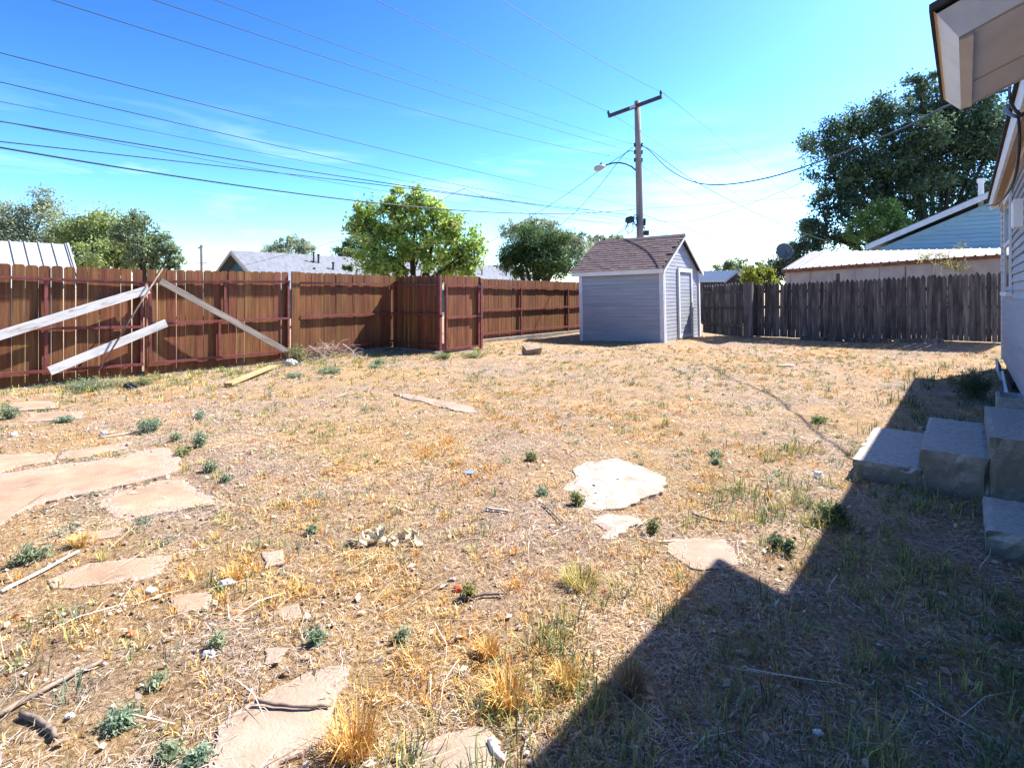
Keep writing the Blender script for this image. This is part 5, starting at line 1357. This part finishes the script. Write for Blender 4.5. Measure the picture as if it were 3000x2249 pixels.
# ---------------------------------------------------------------- weeds, each a plant of its own
SAGE = [(.16, .25, .165), (.22, .32, .21), (.29, .39, .27)]
LEAFG = [(.11, .17, .06), (.17, .23, .08), (.24, .29, .12)]
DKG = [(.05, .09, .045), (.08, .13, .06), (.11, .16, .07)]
def weed(px, py, wpx, hpx, label, cols=SAGE, dens=1.0, leaf=1.0, upright=.5, name='weed_plant', cat='weed'):
    c_ = G(px, py); k = (c_.x / rdir(px)[0]) / FPX
    z0 = gzf(c_.x, c_.y); R0 = wpx * k * .58; H0 = hpx * k * random.uniform(.7, 1.0); ph_ = random.uniform(0, 6.3); el_ = random.uniform(.55, .9)
    t = thing(name, label, cat, (c_.x, c_.y, z0), group='weeds growing in the dry lawn')
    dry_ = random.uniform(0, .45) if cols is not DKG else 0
    ns = int((10 + 16 * min(1.5, R0 / .15)) * dens)
    st = MB(); P_, S_, C_ = [], [], []
    cols = np.array(cols)
    for i in range(ns):
        a = random.uniform(0, 2 * math.pi); sp_ = random.random() ** .6 * R0 * (el_ + (1 - el_) * math.cos(a - ph_) ** 2) * random.uniform(.6, 1.15)
        b_ = Vector((c_.x + math.cos(a) * sp_ * .35, c_.y + math.sin(a) * sp_ * .35, z0 - .01))
        e = Vector((c_.x + math.cos(a) * sp_, c_.y + math.sin(a) * sp_, z0 + H0 * random.uniform(.45, 1) * (1 - .35 * sp_ / max(R0, 1e-3))))
        m_ = b_.lerp(e, .5) + Vector((0, 0, H0 * .12))
        st.tube([b_, m_, e], [.0035, .0025, .0012], 4)
        nl = random.randint(16, 30)
        for j in range(nl):
            u_ = random.uniform(.15, 1.02)
            q_ = b_.lerp(m_, u_ * 2) if u_ < .5 else m_.lerp(e, u_ * 2 - 1)
            P_.append(tuple(q_ + Vector([random.gauss(0, .013) for _ in range(3)]) * (1 + R0 * 2))); S_.append(random.uniform(.006, .013) * leaf * (1 + (k * FPX) * .06))
            C_.append((cols[random.randrange(len(cols))] * (1 - dry_) + np.array((.36, .33, .17)) * dry_) * random.uniform(.75, 1.3))
    V, cc = leaf_cloud(np.array(P_), np.array(S_), np.array(C_), .6, .38)
    V = V - np.array([c_.x, c_.y, z0])
    V[:, 2] = np.maximum(V[:, 2], .002)
    n_ = len(V) // 4
    link('foliage', np_mesh('foliage', V, np.full(n_, 4), np.arange(4 * n_), cc), M['leaf'], t)
    part('stems', st, M['stick'], t)
    return t
weed(262, 1140, 190, 48, 'wide pale green feathery weed at the fence foot below the lower white plank', LEAFG + SAGE, 2.2, 1.0)
weed(415, 1128, 110, 30, 'straggly green weed at the foot of the rusty gate pipe', LEAFG, 1.2)
weed(868, 1062, 80, 62, 'tall bushy weed at the lower end of the grey plank', LEAFG, 2.2, 1.1)
weed(962, 1092, 95, 32, 'low blue-green weed in front of the brush pile', SAGE, 1.6)
weed(860, 1105, 60, 18, 'small flat weed just nearer than the pale rock', SAGE)
weed(1112, 1068, 45, 24, 'blue-green weed by the concrete kerb at the fence corner', SAGE)
weed(1095, 1078, 40, 16, 'low weed a little left of the kerb weed', SAGE)
weed(1300, 1052, 80, 24, 'green weed patch at the foot of the short shaded fence run', LEAFG, 1.5)
weed(1385, 1046, 75, 22, 'green weed patch directly below the walk gate', LEAFG, 1.5)
weed(440, 1262, 80, 52, 'bushy grey-green weed at the far end of the flagstones', SAGE, 1.8)
weed(585, 1308, 58, 54, 'upright blue-green weed right of the largest flagstone', SAGE, 1.6)
weed(514, 1290, 34, 26, 'small blue-green weed between two larger ones beyond the flagstones', SAGE)
weed(535, 1335, 46, 34, 'olive weed touching the right tip of the largest flagstone', LEAFG)
weed(617, 1378, 48, 36, 'blue-green weed right of the second flagstone', SAGE)
weed(662, 1408, 26, 24, 'tiny blue-green weed, rightmost by the flagstones', SAGE)
weed(92, 1645, 92, 48, 'low spreading grey-green weed near the left edge below the flagstones', SAGE, 1.7)
weed(28, 1225, 60, 60, 'pale tall weed at the left edge near the fence', SAGE, 1.2)
weed(190, 1232, 58, 22, 'flat weed on the bare dirt left, beyond the flagstones', SAGE)
weed(585, 1224, 36, 24, 'small dark weed in open dirt beyond the flagstone weeds', SAGE)
weed(925, 1890, 44, 52, 'spiky blue-green weed just beyond the large tan slab', SAGE)
weed(635, 1906, 26, 50, 'narrow upright weed left of the small squarish stone', SAGE)
weed(465, 2018, 42, 34, 'small weed in the brown litter at lower left', SAGE)
weed(350, 2138, 90, 36, 'wide low weed at lower left beside the dark twig', SAGE, 1.3)
weed(495, 2225, 50, 44, 'pointed weed at the bottom edge left of the large slab', SAGE)
weed(580, 2238, 76, 48, 'larger pointed weed touching the left side of the large slab', SAGE, 1.2)
weed(1180, 1882, 40, 42, 'dark upright weed right of the large tan slab', SAGE)
weed(1690, 1482, 52, 42, 'feathery green weed at the left rim of the round white patch', LEAFG)
weed(1590, 1455, 34, 30, 'thin upright weed left of the round white patch', SAGE)
weed(1553, 1352, 40, 28, 'bright green weed behind the blue chip', LEAFG)
weed(1912, 1560, 34, 50, 'green weed between the two white patches and the cracked slab', LEAFG)
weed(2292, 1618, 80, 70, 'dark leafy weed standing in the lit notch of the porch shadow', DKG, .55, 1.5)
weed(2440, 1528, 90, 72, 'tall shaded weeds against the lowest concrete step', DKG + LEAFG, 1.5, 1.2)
weed(2095, 1338, 50, 18, 'small dark weed in the lawn right of the round white patch', SAGE)
weed(2400, 1242, 60, 26, 'low weed at the tip of the lowest concrete step', LEAFG)
weed(2098, 1358, 36, 18, 'small flat weed just nearer than the dark lawn weed', SAGE)
weed(2870, 1012, 60, 70, 'bushy green weed between the back fence and house corner', LEAFG + DKG, 1.6)
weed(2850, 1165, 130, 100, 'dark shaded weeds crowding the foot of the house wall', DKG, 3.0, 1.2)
weed(915, 1562, 20, 30, 'tiny dark weed far left of the cream scrap', SAGE)
weed(1375, 1760, 26, 50, 'yellowish upright weed at the right end of the short stick', [(.22, .24, .08), (.30, .28, .09)])
def orange_tuft(px, py, wpx, hpx, label, cols=OT):
    c_ = G(px, py); k = (c_.x / rdir(px)[0]) / FPX if abs(rdir(px)[0]) > .05 else (c_.y / rdir(px)[1]) / FPX
    n = 260; R0 = wpx * k / 2; H0 = hpx * k
    a = rng.uniform(0, 2 * math.pi, n); s = np.sqrt(rng.random(n)) * R0
    bx, by = c_.x + np.cos(a) * s * .7, c_.y + np.sin(a) * s * .7
    V, nl, lp, cc = blades(bx, by, gz(bx, by) - .005, a + rng.normal(size=n) * .6, rng.uniform(.5, 1.1, n) * H0, rng.uniform(.002, .004, n), rng.uniform(.7, 1.45, n), pick(cols, n), rng.uniform(.2, .9, n))
    z0 = gzf(c_.x, c_.y); V = V - np.array([c_.x, c_.y, z0])
    o = link('grass_tuft', np_mesh('grass_tuft', V, nl, lp, cc), M['straw']); o.location = (c_.x, c_.y, z0)
    return tag(o, label, 'grass tuft', 'tufts of dry grass')
orange_tuft(1040, 2205, 130, 190, 'tall orange dry grass tuft beside the large tan slab at the bottom')
orange_tuft(1490, 2060, 130, 110, 'orange grass tuft left of the porch shadow edge')
orange_tuft(1430, 1930, 70, 70, 'small bright orange tuft in the middle foreground')
orange_tuft(235, 1600, 60, 50, 'straw yellow tuft at left among litter below the flagstones', OT[2:])
orange_tuft(1660, 2010, 80, 90, 'pale orange tuft right beside the shadow edge', OT[1:])
orange_tuft(1700, 1720, 140, 70, 'yellow-green grass tuft in the lawn nearer than the white patches', OG)
orange_tuft(690, 1700, 60, 60, 'golden tuft right of the lowest flagstone', OT[1:])
orange_tuft(1850, 2020, 70, 110, 'dull brown grass tuft inside the porch shadow', [(.34, .22, .11), (.40, .28, .15)])

# ---------------------------------------------------------------- loose things in the yard
def stick(pix, r0, r1, label, mat='stick', zo=.015, name='stick'):
    pts = []
    for px, py in pix:
        p = G(px, py); p.z = gzf(p.x, p.y) + zo; pts.append(p)
    rr_ = random.Random(int(pix[0][0]))
    out = []
    for i in range(len(pts) - 1):
        for k in range(4):
            p = pts[i].lerp(pts[i + 1], k / 4); out.append(p + Vector((rr_.uniform(-1, 1), rr_.uniform(-1, 1), 0)) * r0 * .5)
    out.append(pts[-1])
    rs_ = list(np.linspace(r0, r1, len(out)))
    return solo(name, MB().tube(out, rs_, 7), M[mat], label, 'stick', 'sticks lying on the lawn', smooth=True)
stick([(-20, 2115), (150, 2020), (300, 1945)], .010, .007, 'long dark stick lying diagonally at lower left')
stick([(65, 2103), (125, 2135), (150, 2165), (165, 2185)], .010, .008, 'short crooked dark twig near the bottom left corner')
stick([(750, 2080), (860, 2092), (965, 2088)], .007, .005, 'thin dark stick lying across the large tan slab', zo=.026)
stick([(1362, 1770), (1420, 1762), (1475, 1762)], .008, .006, 'short brown stick beside the red scrap')
stick([(1425, 1498), (1490, 1512)], .010, .007, 'bleached stick in the middle of the lawn', 'palestick')
stick([(0, 1745), (110, 1690), (230, 1625)], .010, .007, 'long pale stick below the flagstones at left', 'palestick')
stick([(1440, 2195), (1470, 2249)], .016, .012, 'thick bleached stick at the bottom beside the reddish slab', 'palestick', .022)
stick([(290, 1285), (420, 1262)], .008, .006, 'bleached stick on dark litter beyond the flagstones', 'palestick')
stick([(2275, 1075), (2322, 1072)], .022, .02, 'short pale log piece on the lawn near the back fence', 'palestick', .02)
stick([(1590, 1490), (1632, 1530), (1648, 1545)], .006, .004, 'thin dark twig left of the small white patch')
stick([(2030, 1510), (2080, 1530), (2130, 1540)], .008, .005, 'dark twig right of the small white patch')
stick([(1990, 1590), (1930, 1600), (1880, 1585)], .006, .004, 'pale curved twig beside the cracked slab', 'palestick')
def rubble(px, py, wpx, hpx, label, mat='rock', cat='rock', name='rock', seed=1, sink=.25, grp=None):
    c_ = G(px, py); k = (c_.y / rdir(px)[1]) / FPX
    z0 = gzf(c_.x, c_.y); rr_ = random.Random(seed)
    a = wpx * k * .42; h_ = hpx * k * .8
    mb = MB(); vs, fs = [], []
    nA, nR = 12, 6
    for i in range(nR + 1):
        th = math.pi * i / nR
        for q_ in range(nA):
            an = 2 * math.pi * q_ / nA
            f_ = rr_.uniform(.82, 1.12)
            vs.append(Vector((c_.x, c_.y, z0 + h_ * .35)) + Vector((CS, SN, 0)) * (a * f_ * math.sin(th) ** .6 * math.cos(an) if th not in (0,) else 0) + Vector((-SN, CS, 0)) * (a * .7 * f_ * math.sin(th) ** .6 * math.sin(an)) + Vector((0, 0, h_ * .65 * math.cos(th) * f_)))
    for i in range(nR):
        for q_ in range(nA):
            fs.append((i * nA + q_, (i + 1) * nA + q_, (i + 1) * nA + (q_ + 1) % nA, i * nA + (q_ + 1) % nA))
    vs = [v if isinstance(v, Vector) else Vector(v) for v in vs]
    return solo(name, mb.add([(v.x.real, v.y.real, v.z.real) for v in vs], fs), M[mat], label, cat, grp)
rubble(852, 1072, 46, 26, 'pale lumpy rock in front of the bushy weed by the fence', seed=4)
rubble(665, 1718, 62, 26, 'flat pale broken rock with a dark hollow right of the flagstones', 'rock', seed=5)
rubble(610, 1932, 46, 22, 'small white rock chip at left of the small squarish stone', 'rock', seed=6)
rubble(2398, 1398, 34, 24, 'small white scrap at the tip of the lowest concrete step', 'whiteplastic', 'scrap', 'scrap', 7)
rubble(2395, 2150, 38, 16, 'white paper scrap lying in the shaded grass at the bottom', 'whiteplastic', 'scrap', 'scrap', 8)
rubble(305, 1270, 26, 14, 'white plastic scrap on dark litter beyond the flagstones', 'whiteplastic', 'scrap', 'scrap', 9)
rubble(40, 1278, 26, 14, 'white chip near the left edge beyond the flagstones', 'whiteplastic', 'scrap', 'scrap', 10)
rubble(442, 1738, 40, 16, 'white flat chip below the lowest large flagstone', 'whiteplastic', 'scrap', 'scrap', 11)
rubble(1343, 1738, 38, 16, 'crumpled red plastic scrap in the foreground lawn', 'redplastic', 'scrap', 'scrap', 12)
rubble(682, 1803, 36, 12, 'curled orange dead leaf right of the lowest flagstones', 'redleaf', 'leaf', 'dead_leaf', 13)
rubble(385, 1860, 48, 12, 'curled rust red dead leaf at lower left', 'redleaf', 'leaf', 'dead_leaf', 14)
rubble(2035, 1328, 24, 10, 'small red-brown leaf in the lawn by the dark weed', 'redleaf', 'leaf', 'dead_leaf', 15)
rubble(205, 2110, 34, 14, 'white chip near the crooked twig at bottom left', 'whiteplastic', 'scrap', 'scrap', 16)
rubble(382, 1136, 44, 22, 'dark lump of charred wood at the foot of the drive gate', 'darkmetal', 'debris', 'charred_lump', 17)
rubble(2735, 1008, 30, 16, 'pale stone chunk at the foot of the back fence', 'rock', seed=18)
c_ = G(1373, 1392); 
solo('tile_chip', MB().extrude([c_ + Vector((-.04, -.03, .012)), c_ + Vector((.05, -.02, .02)), c_ + Vector((.04, .04, .03)), c_ + Vector((-.03, .03, .022))], (0, 0, .008)), M['blue'], 'small blue-grey tile chip left of the bright green weed', 'tile chip')
# crumpled cream scrap (dried cactus-like husk)
c_ = G(1130, 1590); mb = MB(); rr = random.Random(21)
for k in range(34):
    u_ = rr.uniform(-1, 1); p = c_ + Vector((CS, SN, 0)) * (u_ * .20) + Vector((-SN, CS, 0)) * rr.uniform(-.05, .05) + Vector((0, 0, gzf(c_.x, c_.y) + .02 + rr.uniform(0, .06) * (1 - abs(u_))))
    a_ = Vector([rr.gauss(0, 1) for _ in range(3)]).normalized() * rr.uniform(.02, .045); b_ = a_.cross(Vector([rr.gauss(0, 1) for _ in range(3)])).normalized() * rr.uniform(.015, .03)
    n_ = a_.cross(b_).normalized() * .004
    mb.extrude([p - a_, p + b_, p + a_ * .9 + n_ * 2, p - b_ * .8], n_)
solo('dry_husk', mb, M['paper'], 'crumpled cream dried husk lying in the middle foreground', 'debris')
# loose timber on the ground by the gate
a_ = G(668, 1134); b_ = G(800, 1082); a_.z = gzf(a_.x, a_.y) + .03; b_.z = gzf(b_.x, b_.y) + .05
d_ = (b_ - a_).normalized(); sd_ = d_.cross(Vector((0, 0, 1))).normalized()
tag(link('loose_board', MB().extrude([(0, -.06, 0), (0, .06, 0), (0, .06, .035), (0, -.06, .035)], ((b_ - a_).length, 0, 0)).mesh('loose_board'), M['yellowwood']), 'raw yellow board lying on the grass before the right gate leaf', 'board').matrix_world = Matrix.Translation(a_) @ Matrix((d_, -sd_, d_.cross(-sd_))).transposed().to_4x4()
# concrete block lying near the fence
c_ = G(1556, 1036); 
mb = MB().extrude([(-.20, -.10, 0), (.20, -.10, 0), (.20, .10, 0), (-.20, .10, 0)], (0, 0, .2))
o = link('concrete_block', mb.mesh('concrete_block'), M['flagpale']); o.location = (c_.x, c_.y, gzf(c_.x, c_.y) + .01); o.rotation_euler = (.50, -.10, YAW + .45)
tag(o, 'single tan concrete block tilted in the grass before the far fence', 'block')
# brush pile
c_ = G(968, 1052)
t = thing('brush_pile', 'tangled pile of dry brush against the brown fence', 'brush pile', (c_.x, c_.y, 0))
bp_ = MB(); rr = random.Random(8)
for k in range(150):
    yy = c_.y + rr.gauss(0, .35); xx = c_.x + rr.gauss(-.1, .22); h_ = .36 * math.exp(-((yy - c_.y) / .4) ** 2)
    a_ = rr.uniform(0, 6.28); ln_ = rr.uniform(.15, .45)
    p0 = Vector((xx, yy, gzf(xx, yy) + rr.uniform(0, h_))); p2 = p0 + Vector((math.cos(a_) * ln_, math.sin(a_) * ln_, rr.uniform(-.10, .14)))
    p2.z = max(p2.z, .01); p1 = p0.lerp(p2, .5) + Vector((0, 0, rr.uniform(0, .10)))
    bp_.tube([p0, p1, p2], [.005, .004, .002], 4)
part('twigs', bp_, M['twig'], t)
br2 = MB()
for pix in ([(905, 1012), (945, 1040), (985, 1085)], [(1005, 1008), (1030, 1025), (1045, 1052)], [(880, 1080), (910, 1062), (925, 1045)]):
    pts = [at_Z(px, py, c_.y / rdir(968)[1] - .2) for px, py in pix]
    br2.tube(pts, [.010, .009, .005], 6)
part('branch', br2, M['palestick'], t)
